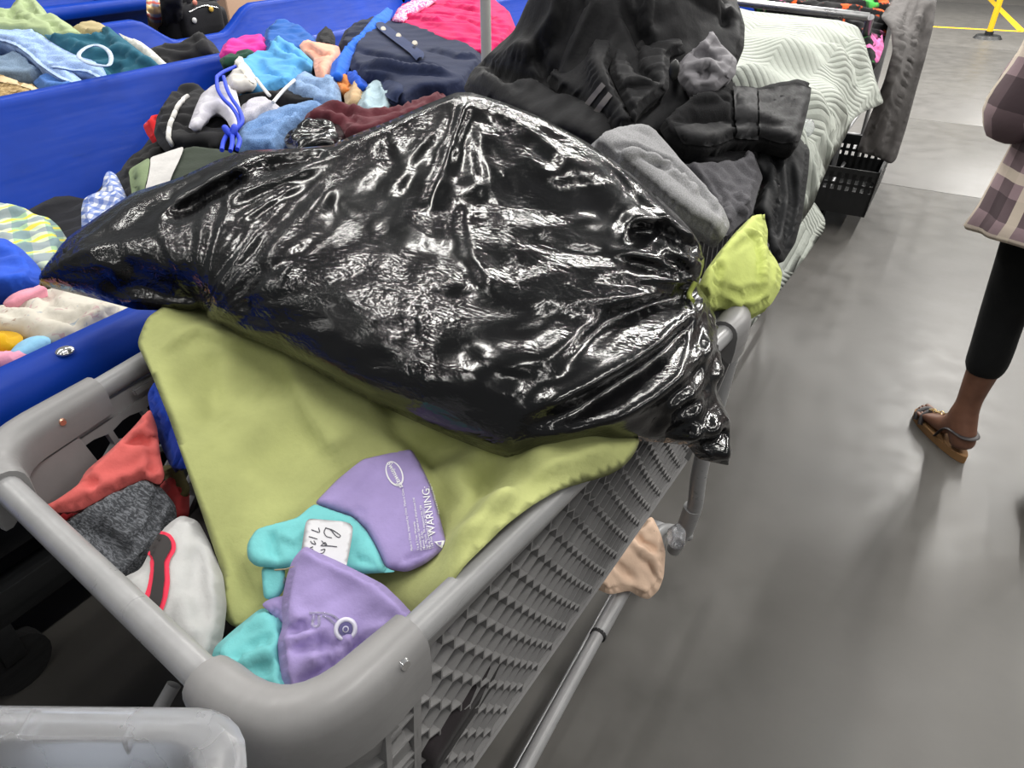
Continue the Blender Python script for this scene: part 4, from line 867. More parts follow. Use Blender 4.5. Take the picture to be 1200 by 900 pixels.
waist = g1('white_waistband', 'white elastic waistband with scrunched cloth above the white knit', cm(206, 202, 196), oh([(262, 94), (272, 84), (276, 70), (281, 67), (292, 78), (301, 92), (301, 102), (290, 104), (276, 106), (266, 104)], (67, 1.0), (106, 0.965)), 'waistband', seed=55, wr=0.014, ws=14, bulge=0.04, edge=0.04, under=0.04)
decal('elastic_band', waist, [(275, 72), (280, 68), (291, 79), (300, 93), (299, 100), (293, 96), (284, 84)], cm(222, 220, 212), 0.004, 3)
def cord(nm, lab, pts, h, r, mat, cat='cord'):
    return props(tube(nm, catmull([U(x, y, h_) for (x, y), h_ in zip(pts, h)], 6), r, mat, None, 8), lab, cat, 'drawstrings in the heap')
cd = thing('knotted_cord', 'bright blue knotted cord hanging over the white knit', 'cord', U(272, 155, 0.95))
for nm, pts, hs in (('cord_strand', [(254, 90), (255, 104), (262, 116), (272, 126), (280, 140), (279, 150), (270, 152)], [1.0, 1.0, 1.0, 0.99, 0.985, 0.98, 0.98]), ('cord_strand', [(262, 90), (266, 104), (272, 116), (280, 128), (284, 142), (276, 152)], [1.0, 1.0, 1.0, 0.995, 0.99, 0.98]), ('cord_strand', [(254, 90), (262, 84), (276, 78)], [1.0, 1.0, 1.0]),
                    ('cord_end', [(268, 154), (262, 166), (260, 176)], [0.98, 0.965, 0.955]), ('cord_end', [(272, 155), (272, 168), (270, 177)], [0.98, 0.965, 0.955]), ('cord_end', [(275, 154), (281, 164), (278, 175)], [0.98, 0.965, 0.955])):
    tube(nm, catmull([U(x, y, h_) for (x, y), h_ in zip(pts, hs)], 6), 0.0065, BC if nm != 'x' else WC, cd, 8)
kc = U(270, 153, 0.985); tube('cord_knot', [kc + Vector((math.cos(a) * 0.016, math.sin(a) * 0.012, 0.01 * math.sin(2 * a))) for a in np.linspace(0, 2 * math.pi, 14, endpoint=False)], 0.009, BC, cd, 8, True)
cord('drawstring', 'white cord across the light blue tee', [(300, 92), (306, 100), (314, 110), (316, 112)], [0.995, 0.985, 0.975, 0.97], 0.006, WC)
cord('drawstring', 'white cord leading from the grey knit to the frayed jeans', [(320, 120), (332, 106), (345, 94)], [0.965, 0.97, 0.975], 0.006, WC)
g1('black_garment', 'black garment sleeve at the left foot of the heap', cm(36, 36, 37), oh([(139, 212), (143, 196), (153, 183), (172, 171), (194, 163), (210, 175), (190, 190), (172, 205), (168, 240), (150, 246), (142, 236)], (163, 0.83), (246, 0.74)), seed=57, wr=0.012, folds=[([(150, 195), (175, 180), (200, 172)], 0.02, -0.02)])
DG = cm(52, 60, 50)
strp = g1('striped_garment', 'dark green garment with sage and white bands behind the bag', DG, oh([(152, 202), (178, 187), (217, 174), (250, 174), (285, 182), (300, 196), (275, 215), (230, 235), (190, 250), (162, 252), (156, 225)], (174, 0.88), (250, 0.80)), seed=58, strain=0.08, wr=0.006, bulge=0.06)
decal('sage_band', strp, [(153, 202), (177, 188), (176, 200), (172, 224), (168, 246), (160, 246), (157, 224)], cm(122, 138, 104), 0.010, 3)
decal('white_band', strp, [(177.5, 188), (217, 175), (213, 188), (204, 208), (192, 240), (170, 246), (173, 224), (177, 200)], cm(196, 194, 192), 0.010, 3)
gm = plaidmat('blue_gingham', (0.72, 0.75, 0.82), rgb(60, 98, 178), rgb(60, 98, 178), 0.028)
g1('gingham_cloth', 'blue and white gingham cloth poking up beside the bag', gm, oh([(95, 246), (98, 232), (108, 227), (119, 224), (122, 206), (127, 199), (136, 204), (142, 216), (152, 238), (150, 270), (112, 290), (96, 282)], (199, 0.80), (290, 0.70)), 'cloth', seed=59, bulge=0.03, edge=0.06, wr=0.008, uvrot=0.3)
pm = plaidmat('yellow_green_plaid', rgb(196, 208, 178), rgb(118, 168, 128), rgb(92, 104, 140), 0.085, rot=-0.45, extra=rgb(226, 206, 66))
g1('plaid_shirt', 'yellow and green plaid shirt at the left of the blue bin', pm, oh([(-130, 240), (10, 239), (28, 243), (42, 252), (56, 254), (69, 265), (80, 282), (78, 310), (62, 330), (30, 322), (-130, 300)], (240, 0.70), (330, 0.66)), 'shirt', seed=60, wr=0.010)
g1('royal_cloth', 'crumpled royal blue cloth below the plaid shirt', cm(42, 84, 196), oh([(-130, 278), (6, 279), (26, 292), (42, 308), (51, 321), (44, 336), (22, 345), (-130, 352)], (278, 0.74), (350, 0.73)), 'cloth', seed=61, wr=0.014, ws=8)
fmt = spotmat('cream_floral', rgb(186, 181, 170), [rgb(150, 132, 120), rgb(140, 150, 160), rgb(176, 150, 150)], 26, 0.34)
g1('floral_blouse', 'cream floral blouse bunched along the near bin lip', fmt, oh([(-130, 368), (5, 358), (28, 346), (52, 339), (78, 337), (104, 345), (134, 353), (160, 362), (130, 385), (85, 405), (55, 405), (20, 392), (-130, 395)], (337, 0.80), (405, 0.83)), 'blouse', seed=62, wr=0.022, ws=9, ang=-0.5, edge=0.06, bulge=0.04)
g1('pink_cloth', 'pink cloth strip above the cream floral blouse', cm(224, 150, 168), oh([(0, 360), (8, 348), (22, 340), (40, 336), (60, 337), (40, 346), (20, 356)], (336, 0.83), (360, 0.83)), 'cloth', seed=63, edge=0.03, bulge=0.02, wr=0.006)
g1('mustard_cloth', 'mustard yellow cloth near the bin lip', cm(206, 160, 24), oh([(-130, 394), (5, 387), (22, 389), (30, 398), (16, 412), (-130, 420)], (387, 0.835), (420, 0.84)), 'cloth', seed=64, edge=0.04, bulge=0.03, wr=0.008)
g1('sky_blue_cloth', 'sky blue and white cloth at the bin lip', cm(138, 190, 222), oh([(8, 416), (20, 402), (34, 394), (52, 392), (64, 398), (45, 412), (20, 424)], (392, 0.845), (424, 0.85)), 'cloth', seed=65, edge=0.03, bulge=0.02, wr=0.006)
g1('rose_cloth', 'rose pink cloth lowest at the bin lip', cm(222, 152, 176), oh([(-130, 420), (0, 411), (12, 413), (26, 405), (42, 408), (20, 428), (-130, 446)], (405, 0.85), (446, 0.852)), 'cloth', seed=66, edge=0.03, bulge=0.02, wr=0.005)

# ------------------------------------------------------------------ clothes in the second bin
g2('sage_garment', 'sage green garment piled highest in the second bin', cm(160, 176, 134), oh([(-130, 12), (2, 10), (12, 10), (16, 3), (28, -6), (42, 0), (52, 11), (58, 20), (66, 19), (82, 29), (99, 42), (80, 46), (50, 44), (15, 40), (-130, 40)], (0, 1.0), (45, 0.92)), seed=71, wr=0.022, ws=7, folds=[([(12, 10), (15, 25)], 0.02, -0.03), ([(30, 0), (40, 20)], 0.02, -0.03), ([(20, 22), (32, 20), (45, 34)], 0.02, 0.03), ([(55, 25), (70, 38)], 0.02, -0.03)])
jn = g2('jeans', 'light blue jeans lying open in the second bin', cm(130, 154, 194, 'denim'), oh([(-130, 32), (8, 30), (28, 31), (45, 38), (58, 48), (75, 58), (92, 66), (118, 73), (127, 92), (122, 96), (104, 88), (84, 84), (101, 98), (90, 102), (60, 88), (40, 72), (24, 58), (0, 50), (-130, 52)], (30, 0.94), (100, 0.89)), 'jeans', seed=72, wr=0.010, bulge=0.03)
line_on('waistband', jn, [(-8, 45), (15, 50), (32, 60), (55, 80), (78, 94), (96, 99)], 0.016, cm(142, 162, 192, 'denim'), 0.004, flat_=0.4)
line_on('seam_band', jn, [(62, 78), (85, 82), (105, 84), (122, 94)], 0.012, cm(142, 162, 192, 'denim'), 0.004, flat_=0.4)
g2('grey_denim', 'slate blue denim panel inside the open jeans', cm(110, 130, 152, 'denim'), oh([(-130, 70), (0, 66), (20, 58), (34, 70), (52, 86), (40, 94), (10, 94), (-130, 92)], (58, 0.90), (94, 0.87)), seed=73, wr=0.008)
g2('dark_jeans', 'darker blue jeans tucked under the light jeans', cm(46, 88, 148, 'denim'), oh([(38, 96), (52, 86), (80, 92), (104, 98), (84, 110), (52, 110)], (86, 0.885), (110, 0.865)), 'jeans', seed=74, wr=0.01)
fur = spotmat('tan_fur', rgb(150, 126, 86), [rgb(112, 90, 58), rgb(176, 152, 110)], 40, 0.45)
fu = g2('fur_hat', 'tan furry hat with cream lining at the left edge', fur, oh([(-130, 92), (4, 90), (28, 98), (52, 106), (44, 116), (0, 128), (-130, 130)], (90, 0.915), (128, 0.88)), 'hat', seed=75, bulge=0.06, wr=0.014, ws=16)
decal('cream_lining', fu, [(-8, 90), (5, 90), (28, 98), (50, 105), (44, 108), (20, 100), (-8, 95)], cm(214, 190, 152), 0.004, 4)
g2('teal_jacket', 'deep teal jacket in the middle of the second bin', cm(44, 96, 116), oh([(50, 40), (75, 42), (100, 42), (117, 38), (121, 31), (134, 37), (150, 49), (172, 66), (198, 84), (170, 98), (140, 102), (122, 96), (106, 82), (90, 68), (70, 56)], (31, 0.945), (100, 0.875)), 'jacket', seed=76, wr=0.022, ws=6, folds=[([(120, 34), (122, 50)], 0.02, -0.03), ([(130, 70), (140, 92)], 0.03, -0.04), ([(140, 55), (180, 80)], 0.03, 0.03), ([(80, 48), (110, 58)], 0.02, 0.02)])
wb = [U(x, y, h) for x, y, h in [(92, 66, 0.945), (99, 57, 0.955), (112, 53, 0.96), (124, 57, 0.955), (130, 66, 0.945), (128, 76, 0.935), (118, 77, 0.935), (104, 74, 0.94)]]
props(tube('denim_waistband', catmull(wb, 6, True), 0.010, cm(150, 164, 184, 'denim'), None, 8, True, 0.5), 'pale denim waistband loop standing up on the teal jacket', 'waistband', G2)
g2('khaki_garment', 'khaki garment peeping out behind the teal jacket', cm(176, 162, 122), oh([(82, 34), (92, 28), (103, 25), (116, 26), (132, 36), (124, 46), (100, 46)], (25, 0.945), (46, 0.915)), seed=78, wr=0.018)
g2('white_strip', 'white cloth strip along the right of the teal jacket', cm(214, 212, 204), oh([(138, 38), (150, 44), (164, 48), (180, 60), (203, 82), (196, 86), (172, 68), (152, 53)], (40, 0.93), (86, 0.885)), 'cloth', seed=79, edge=0.05, bulge=0.03, wr=0.006)
g2('black_garment', 'black garment at the right end of the second bin', cm(44, 44, 46), oh([(172, 58), (190, 52), (212, 50), (224, 43), (240, 43), (250, 50), (261, 66), (258, 80), (225, 88), (200, 88), (188, 76)], (43, 0.92), (88, 0.875)), seed=80, wr=0.022, folds=[([(205, 70), (235, 60), (250, 66)], 0.03, -0.04), ([(232, 45), (240, 60)], 0.02, 0.03)])
# black backpack and plaid shirt on crates in the aisle between the bins
def crate(label, x, y, z, sx, sy, h, mat=None, grp=None):
    t = thing('plastic_crate', label, 'crate', (x, y, z), grp); mat = mat or M['black']
    box('crate_floor', (x, y, z + 0.012), (sx * 0.9, sy * 0.9, 0.02), mat, t)
    for s in (-1, 1):
        for ax in (0, 1):
            bm = bmesh.new(); L = sx if ax == 0 else sy; n = 16
            def pt_(u, v):
                k = 0.94 + 0.06 * v
                return (x + (u * L * k if ax == 0 else s * sx / 2 * k), y + (s * sy / 2 * k if ax == 0 else u * L * k), z + v * h)
            def slab_(u0, u1, v0, v1):
                cs = [Vector(pt_(u, v)) for u, v in ((u0, v0), (u1, v0), (u1, v1), (u0, v1))]; nn = Vector((0, -s, 0)) if ax == 0 else Vector((-s, 0, 0))
                a = [bm.verts.new(c_) for c_ in cs]; b = [bm.verts.new(c_ + nn * 0.012) for c_ in cs]
                bm.faces.new(a); bm.faces.new(b[::-1])
                for i in range(4): bm.faces.new((a[i], b[i], b[(i + 1) % 4], a[(i + 1) % 4]))
            for v0, v1 in ((0, 0.52), (0.62, 0.68), (0.78, 1.0)): slab_(-0.5, 0.5, v0, v1)
            for k in range(n + 1): c_ = -0.5 + k / n; slab_(max(-0.5, c_ - 0.016), min(0.5, c_ + 0.016), 0.1, 0.9)
            bm_obj('crate_wall', bm, mat, t, False)
    return t
crate('black plastic crate under the backpack between the bins', -5.5, 4.15, 0.0, 0.5, 0.8, 0.27)
crate('upper black plastic crate carrying the backpack', -5.5, 4.15, 0.275, 0.5, 0.8, 0.25)
bp = thing('backpack', 'black backpack with small charms standing behind the second bin', 'backpack', (-5.46, 4.3, 0.53))
def rbox(name, c, s, mat, parent, pw=0.45, sub=4, rz=0):
    bm = bmesh.new(); bmesh.ops.create_cube(bm, size=2); bmesh.ops.subdivide_edges(bm, edges=bm.edges, cuts=7, use_grid_fill=True)
    for v in bm.verts:
        d = v.co.normalized(); q = max(abs(d.x), abs(d.y), abs(d.z)); k = (abs(d.x) ** (2 / pw) + abs(d.y) ** (2 / pw) + abs(d.z) ** (2 / pw)) ** (-pw / 2)
        v.co = Matrix.Rotation(rz, 3, 'Z') @ Vector((d.x * k * s[0] / 2, d.y * k * s[1] / 2, d.z * k * s[2] / 2)) + Vector(c)
    return bm_obj(name, bm, mat, parent)
BPM = cm(34, 34, 37, 'nylon')
rbox('main_compartment', (-5.48, 4.30, 0.80), (0.26, 0.5, 0.54), BPM, bp); rbox('front_pocket', (-5.33, 4.30, 0.72), (0.12, 0.38, 0.28), BPM, bp)
rbox('side_pocket', (-5.47, 4.58, 0.68), (0.16, 0.1, 0.22), BPM, bp)
for yy in (4.2, 4.42): tube('shoulder_strap', catmull([(-5.4, yy, 1.05), (-5.3, yy, 0.95), (-5.33, yy, 0.75), (-5.38, yy, 0.6)], 6), 0.022, BPM, bp, 8, False, 0.4)
tube('zip_line', catmull([(-5.275, 4.16, 0.8), (-5.268, 4.3, 0.83), (-5.275, 4.44, 0.8)], 5), 0.006, M['steel'], bp, 6)
for i, (yy, zz, cc) in enumerate(((4.22, 0.86, (196, 120, 100)), (4.36, 0.80, (196, 160, 70)), (4.18, 0.74, (190, 190, 190)), (4.3, 0.9, (180, 90, 80)))):
    ball('charm', (-5.262, yy, zz), (0.012, 0.022, 0.022), flat('charm_%d' % i, rgb(*cc), 0.4), bp, 2)
pl2 = plaidmat('small_plaid', rgb(208, 196, 170), rgb(96, 118, 176), rgb(214, 168, 80), 0.09, extra=rgb(196, 96, 80))
garment('plaid_shirt', 'pastel plaid shirt hanging beside the black backpack', 'shirt', pl2, [(171, -6, 0.93), (186, -6, 0.93), (189, 15, 0.82), (191, 42, 0.60), (176, 42, 0.60), (172, 18, 0.82)], face=0.9, res=0.025, bulge=0.05, edge=0.06, under=0.06, wr=0.01)
garment('black_coat', 'black coat between the plaid shirt and the backpack', 'coat', cm(38, 38, 42), [(186, -6, 0.94), (214, -6, 0.94), (214, 44, 0.60), (189, 44, 0.59), (190, 15, 0.82)], face=0.9, res=0.025, bulge=0.05, edge=0.06, under=0.06, wr=0.012)
cb = thing('cardboard_box', 'brown cardboard box far behind the blue bins', 'box', (-7.2, 6.6, 0))
CBM = flat('cardboard', rgb(170, 140, 118), 0.9)
for s in (-1, 1):
    box('side_panel', (-7.2 + s * 0.45, 6.6, 0.45), (0.012, 1.6, 0.9), CBM, cb); box('end_panel', (-7.2, 6.6 + s * 0.8, 0.45), (0.9, 0.012, 0.9), CBM, cb)
box('bottom_panel', (-7.2, 6.6, 0.01), (0.9, 1.6, 0.012), CBM, cb)
# ================================================================== second cart under the quilt, with the black jacket on top
def frame_cart(label, x0, x1, y0, y1, top, low=0.18, bars=True):
    t = thing('wire_cart', label, 'cart', ((x0 + x1) / 2, (y0 + y1) / 2, 0))
    for x in (x0, x1):
        for y in (y0, y1):
            tube('post', [(x, y, 0.1), (x, y, top)], 0.013, M['dsteel'], t, 12)
            w = disc('caster', (x, y, 0.05), 0.05, 0.03, M['rubber'], t, (1, 0, 0)); box('caster_fork', (x, y, 0.1), (0.04, 0.04, 0.06), M['dsteel'], w)
    for z in (low, 0.45, top):
        for x in (x0, x1): tube('side_rail', [(x, y0, z), (x, y1, z)], 0.011, M['dsteel'], t, 10)
        for y in (y0, y1): tube('end_rail', [(x0, y, z), (x1, y, z)], 0.011, M['dsteel'], t, 10)
    bm = bmesh.new()
    for k in range(1, 12): y = y0 + (y1 - y0) * k / 12; add_tube(bm, [(x0, y, 0.45), (x1, y, 0.45)], 0.004, 6)
    for s in (x0, x1):
        for k in range(1, 24): y = y0 + (y1 - y0) * k / 24; add_tube(bm, [(s, y, 0.45), (s, y, top)], 0.0028, 6)
    for s in (y0, y1):
        for k in range(1, 9): x = x0 + (x1 - x0) * k / 9; add_tube(bm, [(x, s, 0.45), (x, s, top)], 0.0028, 6)
    sharp(bm_obj('wire_mesh', bm, M['dsteel'], t), 60); return t
frame_cart('wire cart hidden under the pale quilt and black jacket', -0.90, -0.50, 1.80, 3.15, 0.88)
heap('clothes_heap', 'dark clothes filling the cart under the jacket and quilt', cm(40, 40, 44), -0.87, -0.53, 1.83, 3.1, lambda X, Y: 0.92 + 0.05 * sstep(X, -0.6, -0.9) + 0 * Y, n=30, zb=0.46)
qm, nt, bs = newmat('pale_quilt'); uv = uvsock(nt); sp = node(nt, 'ShaderNodeSeparateXYZ'); nt.links.new(uv, sp.inputs[0])
per = 0.30; tri = mth(nt, 'ABSOLUTE', mth(nt, 'SUBTRACT', mth(nt, 'FRACT', mth(nt, 'ADD', mth(nt, 'DIVIDE', sp.outputs[0], per), 20)), 0.5))
zz = mth(nt, 'ADD', mth(nt, 'DIVIDE', sp.outputs[1], 0.030), mth(nt, 'MULTIPLY', tri, per / 0.024 * 0.85))
st = mth(nt, 'ABSOLUTE', mth(nt, 'SUBTRACT', mth(nt, 'FRACT', mth(nt, 'ADD', zz, 40)), 0.5))
pf_ = mth(nt, 'POWER', mth(nt, 'SUBTRACT', 1.0, mth(nt, 'MULTIPLY', st, 2.0)), 0.45)
tr2 = mth(nt, 'MULTIPLY', mth(nt, 'MINIMUM', mth(nt, 'ABSOLUTE', mth(nt, 'SUBTRACT', tri, 0.25)), 0.03), 20)
hq = mth(nt, 'ADD', pf_, mth(nt, 'MULTIPLY', noise(nt, uv, 60, 3), 0.5))
nt.links.new(mixc(nt, ramp(nt, noise(nt, pos(nt), 4, 3), 0.3, 0.7), rgb(168, 173, 165), rgb(176, 181, 173)), bs.inputs['Base Color'])
bs.inputs['Roughness'].default_value = 0.85; bs.inputs['Specular IOR Level'].default_value = 0.2; bump(nt, hq, 0.9, 0.006, bs)
M['quilt'] = qm
qo = garment('quilt', 'pale grey green quilted bedspread draped over the second cart', 'quilt', qm,
    [(855, 6, 1.15), (880, 13, 1.14), (930, 18, 1.12), (985, 24, 1.10), (1006, 31, 1.085), (1014, 50, 1.03), (1022, 80, 0.965), (1036, 121, 0.885), (1012, 131, 0.885), (1000, 140, 0.88), (990, 162, 0.865), (974, 188, 0.86), (962, 215, 0.85), (953, 240, 0.83), (930, 275, 0.82), (905, 290, 0.84), (880, 260, 0.88), (860, 190, 0.94), (830, 130, 1.02), (810, 60, 1.12)],
    ctrl=[(930, 60, 1.105), (980, 60, 1.085), (1000, 60, 1.055), (960, 110, 1.075), (985, 110, 1.02), (930, 140, 1.08), (950, 180, 0.99), (970, 150, 0.99), (880, 90, 1.12), (1010, 100, 0.95), (945, 220, 0.92)],
    bulge=0.012, edge=0.03, thick=0.018, res=0.014, wr=0.005, ws=4, seed=90, strain=0.02, face=0.45, uvrot=0.55,
    folds=[([(1005, 36), (990, 90), (972, 140), (955, 190)], 0.03, 0.02), ([(1012, 70), (1000, 110), (985, 150)], 0.03, -0.025), ([(1030, 118), (1000, 130), (980, 160)], 0.02, 0.02)])
cloth('hanging_corner', qm,
    [(940, 225, 0.80), (956, 238, 0.76), (968, 258, 0.70), (966, 270, 0.685), (945, 300, 0.695), (920, 333, 0.70), (895, 365, 0.71), (870, 395, 0.72), (848, 421, 0.73), (838, 405, 0.76), (850, 370, 0.77), (880, 330, 0.78), (910, 280, 0.79)],
    bulge=0.014, edge=0.03, thick=0.018, res=0.012, wr=0.004, ws=5, seed=91, strain=0.03, parent=qo, face=0.6, uvrot=1.2)
JB = cm(33, 33, 35, 'nylon', 0.6); JF = cm(25, 25, 27, 'fleece')
jk = thing('jacket', 'black outdoor jacket thrown on the second cart, cuff towards the aisle', 'jacket', U(720, 90, 1.05))
jb = cloth('jacket_body', JB, [(543, 104, 1.10), (552, 84, 1.13), (575, 62, 1.18), (598, 44, 1.22), (622, 24, 1.26), (624, 4, 1.31), (640, -14, 1.36), (760, -16, 1.37), (850, -6, 1.33), (866, 6, 1.30), (873, 30, 1.27), (872, 56, 1.23), (862, 80, 1.19), (840, 110, 1.15), (800, 150, 1.09), (760, 172, 1.07), (700, 180, 1.07), (640, 160, 1.08), (590, 135, 1.09), (555, 118, 1.09)],
    bulge=0.06, edge=0.12, under=0.16, res=0.011, wr=0.008, ws=5, strain=0.16, ang=1.0, ratio=2.6, seed=92, parent=jk,
    folds=[([(590, 75), (618, 72), (650, 55), (680, 15)], 0.03, 0.035), ([(575, 85), (600, 100), (640, 100), (680, 125)], 0.02, -0.035), ([(625, 60), (640, 90), (655, 85)], 0.02, -0.03), ([(690, 20), (700, 35), (725, 28), (760, 10)], 0.016, -0.035), ([(730, 30), (760, 12), (755, 28)], 0.02, 0.02), ([(560, 80), (572, 72), (580, 90), (612, 120)], 0.014, -0.025), ([(655, 20), (680, 12), (690, 60), (660, 90)], 0.02, 0.025), ([(780, 20), (820, 40), (860, 30)], 0.03, 0.02), ([(842, 10), (846, 50)], 0.012, -0.02), ([(725, 60), (750, 85), (770, 110)], 0.02, -0.03), ([(640, 105), (600, 112), (565, 100)], 0.02, 0.02)])
js = cloth('sleeve', JB, [(640, 96, 1.165), (650, 66, 1.20), (668, 44, 1.23), (700, 28, 1.26), (728, 34, 1.26), (722, 60, 1.235), (712, 82, 1.215), (722, 106, 1.185), (735, 128, 1.155), (745, 146, 1.13), (728, 156, 1.115), (708, 146, 1.12), (680, 126, 1.135), (655, 110, 1.15)],
    bulge=0.045, edge=0.05, under=0.05, res=0.009, wr=0.006, ws=7, ang=1.2, seed=93, parent=jk, folds=[([(690, 40), (670, 70), (655, 98)], 0.02, -0.02), ([(700, 60), (690, 90), (705, 120)], 0.02, 0.015)])
RF = flat('grey_reflective_tape', rgb(112, 108, 108), 0.5)
decal('stripe', js, [(682, 126), (706, 97), (710, 101), (687, 130)], RF, 0.003, 4, sm=0); decal('stripe', js, [(692, 136), (714, 108), (718, 113), (696, 141)], RF, 0.003, 4, sm=0)
cloth('front_panel', JB, [(715, 60, 1.235), (735, 38, 1.265), (765, 22, 1.29), (800, 40, 1.265), (805, 62, 1.235), (785, 65, 1.235), (784, 105, 1.185), (760, 122, 1.165), (742, 142, 1.14), (728, 115, 1.175), (714, 85, 1.21)], bulge=0.03, edge=0.05, under=0.05, res=0.010, wr=0.006, ws=7, seed=94, parent=jk, folds=[([(740, 50), (745, 80), (770, 105)], 0.02, -0.03), ([(785, 70), (783, 104)], 0.008, 0.01), ([(730, 110), (770, 105)], 0.012, 0.015)])
cloth('grey_lining', cm(126, 124, 128, 'nylon'), [(795, 96, 1.19), (792, 78, 1.215), (806, 62, 1.24), (824, 54, 1.25), (832, 40, 1.27), (850, 56, 1.245), (864, 70, 1.225), (862, 88, 1.20), (840, 104, 1.18), (810, 110, 1.17)], bulge=0.035, edge=0.06, under=0.05, res=0.009, wr=0.010, ws=12, seed=95, parent=jk,
    folds=[([(808, 64), (830, 62), (845, 72)], 0.010, -0.02), ([(815, 80), (830, 78), (838, 95)], 0.010, 0.02), ([(822, 60), (835, 45)], 0.01, 0.02), ([(830, 80), (822, 95)], 0.008, -0.015)])
j2 = cloth('sleeve', JF, [(772, 150, 1.115), (785, 134, 1.135), (810, 120, 1.15), (838, 110, 1.155), (848, 92, 1.165), (858, 92, 1.16), (860, 104, 1.145), (885, 108, 1.13), (912, 102, 1.125), (930, 97, 1.125), (951, 102, 1.11), (949, 118, 1.095), (941, 150, 1.065), (934, 174, 1.045), (916, 173, 1.05), (890, 166, 1.065), (858, 168, 1.075), (828, 178, 1.075), (798, 172, 1.09), (780, 164, 1.10)],
    bulge=0.05, edge=0.05, under=0.06, res=0.009, wr=0.006, ws=7, ang=0.1, seed=96, parent=jk, folds=[([(800, 150), (850, 152), (920, 158)], 0.02, -0.015), ([(860, 105), (858, 160)], 0.01, -0.012), ([(800, 130), (840, 120)], 0.02, 0.015)])
decal('cuff_strap', j2, [(856, 103), (885, 106), (886, 164), (862, 163)], cm(46, 46, 48, 'nylon'), 0.007, 4, sm=0)
decal('cuff_panel', j2, [(888, 107), (930, 99), (949, 104), (945, 130), (936, 166), (915, 168), (889, 160)], JB, 0.004, 4, sm=0)
decal('lower_panel', j2, [(790, 150), (855, 140), (858, 163), (830, 172), (800, 168)], JB, 0.004, 4, sm=0)
props(ball('cord_toggle', U(790, 82, 1.24), (0.012, 0.012, 0.022), M['black'], jk, 2))
garment('dark_fleece', 'black fleece garment folded under the jacket cuff', 'garment', cm(26, 26, 28, 'fleece'), [(760, 160, 1.08), (800, 165, 1.07), (850, 160, 1.05), (900, 165, 1.03), (895, 182, 1.015), (875, 196, 1.01), (850, 202, 1.015), (825, 198, 1.03), (800, 190, 1.04)], bulge=0.03, edge=0.05, under=0.06, res=0.010, wr=0.006, seed=97)
fl1 = garment('fleece_trousers', 'light grey fleece garment folded beside the black bag', 'garment', cm(148, 148, 150, 'fleece'), [(690, 172, 1.135), (702, 161, 1.145), (722, 153, 1.15), (748, 149, 1.145), (768, 155, 1.13), (782, 168, 1.115), (800, 190, 1.09), (825, 216, 1.06), (848, 244, 1.035), (856, 264, 1.015), (848, 280, 1.0), (834, 280, 1.0), (815, 268, 1.015), (790, 250, 1.04), (760, 225, 1.07), (725, 195, 1.11)],
    bulge=0.045, edge=0.06, under=0.06, res=0.009, wr=0.004, ws=7, ang=-0.7, seed=98, folds=[([(712, 188), (745, 184), (785, 196), (815, 225), (845, 255)], 0.010, -0.020), ([(722, 194), (750, 192), (785, 206), (820, 240)], 0.010, 0.014), ([(760, 205), (790, 208), (820, 235), (842, 262)], 0.008, -0.018), ([(775, 206), (800, 222), (830, 252)], 0.010, 0.012)])
garment('dark_grey_knit', 'charcoal grey knit garment next to the grey fleece', 'garment', cm(88, 87, 91, 'fleece'), [(800, 192, 1.055), (830, 192, 1.045), (860, 190, 1.03), (882, 176, 1.03), (894, 208, 0.995), (888, 226, 0.985), (882, 250, 0.97), (868, 262, 0.965), (850, 278, 0.965), (842, 250, 0.99), (822, 220, 1.02)], bulge=0.035, edge=0.05, under=0.06, res=0.010, wr=0.010, ws=9, ang=-0.8, seed=99, folds=[([(822, 205), (840, 225), (850, 255)], 0.010, -0.02), ([(860, 235), (872, 245), (868, 258)], 0.012, 0.02), ([(872, 182), (880, 205)], 0.01, 0.015)])
ny = garment('nylon_trousers', 'black nylon garment hanging down over the quilt corner', 'garment', cm(30, 31, 33, 'nylon'), [(880, 196, 1.0), (890, 172, 1.02), (915, 172, 1.02), (938, 156, 1.03), (949, 176, 1.005), (947, 205, 0.965), (940, 255, 0.90), (932, 285, 0.865), (917, 309, 0.845), (904, 298, 0.87), (898, 268, 0.905), (882, 248, 0.935), (893, 215, 0.965)],
    bulge=0.03, edge=0.05, under=0.04, res=0.009, wr=0.006, ws=9, ang=1.3, ratio=4, seed=100, folds=[([(905, 180), (915, 230), (905, 290)], 0.012, -0.022), ([(925, 190), (928, 240), (918, 300)], 0.010, -0.016), ([(900, 200), (912, 250)], 0.012, 0.012)])
kb = U(945, 150, 1.0)
props(ball('glass_ball', kb, (0.022, 0.022, 0.026), M['clear'], None, 3), 'shiny clear glass ball peeking out behind the jacket cuff', 'glass ball')
# grey pole standing behind the jacket
pb = U(570, 70, 1.12)
pole = thing('rack_pole', 'slim grey metal pole rising behind the black jacket', 'pole', (pb.x, pb.y, 0))
tube('pole_tube', [(pb.x, pb.y, 0.02), (pb.x, pb.y, 2.1)], 0.0165, plastic('grey_painted_pole', rgb(176, 176, 172), 0.35, 0.05), pole, 16)
disc('pole_base', (pb.x, pb.y, 0.012), 0.12, 0.024, M['dsteel'], pole, (0, 0, 1), 28)

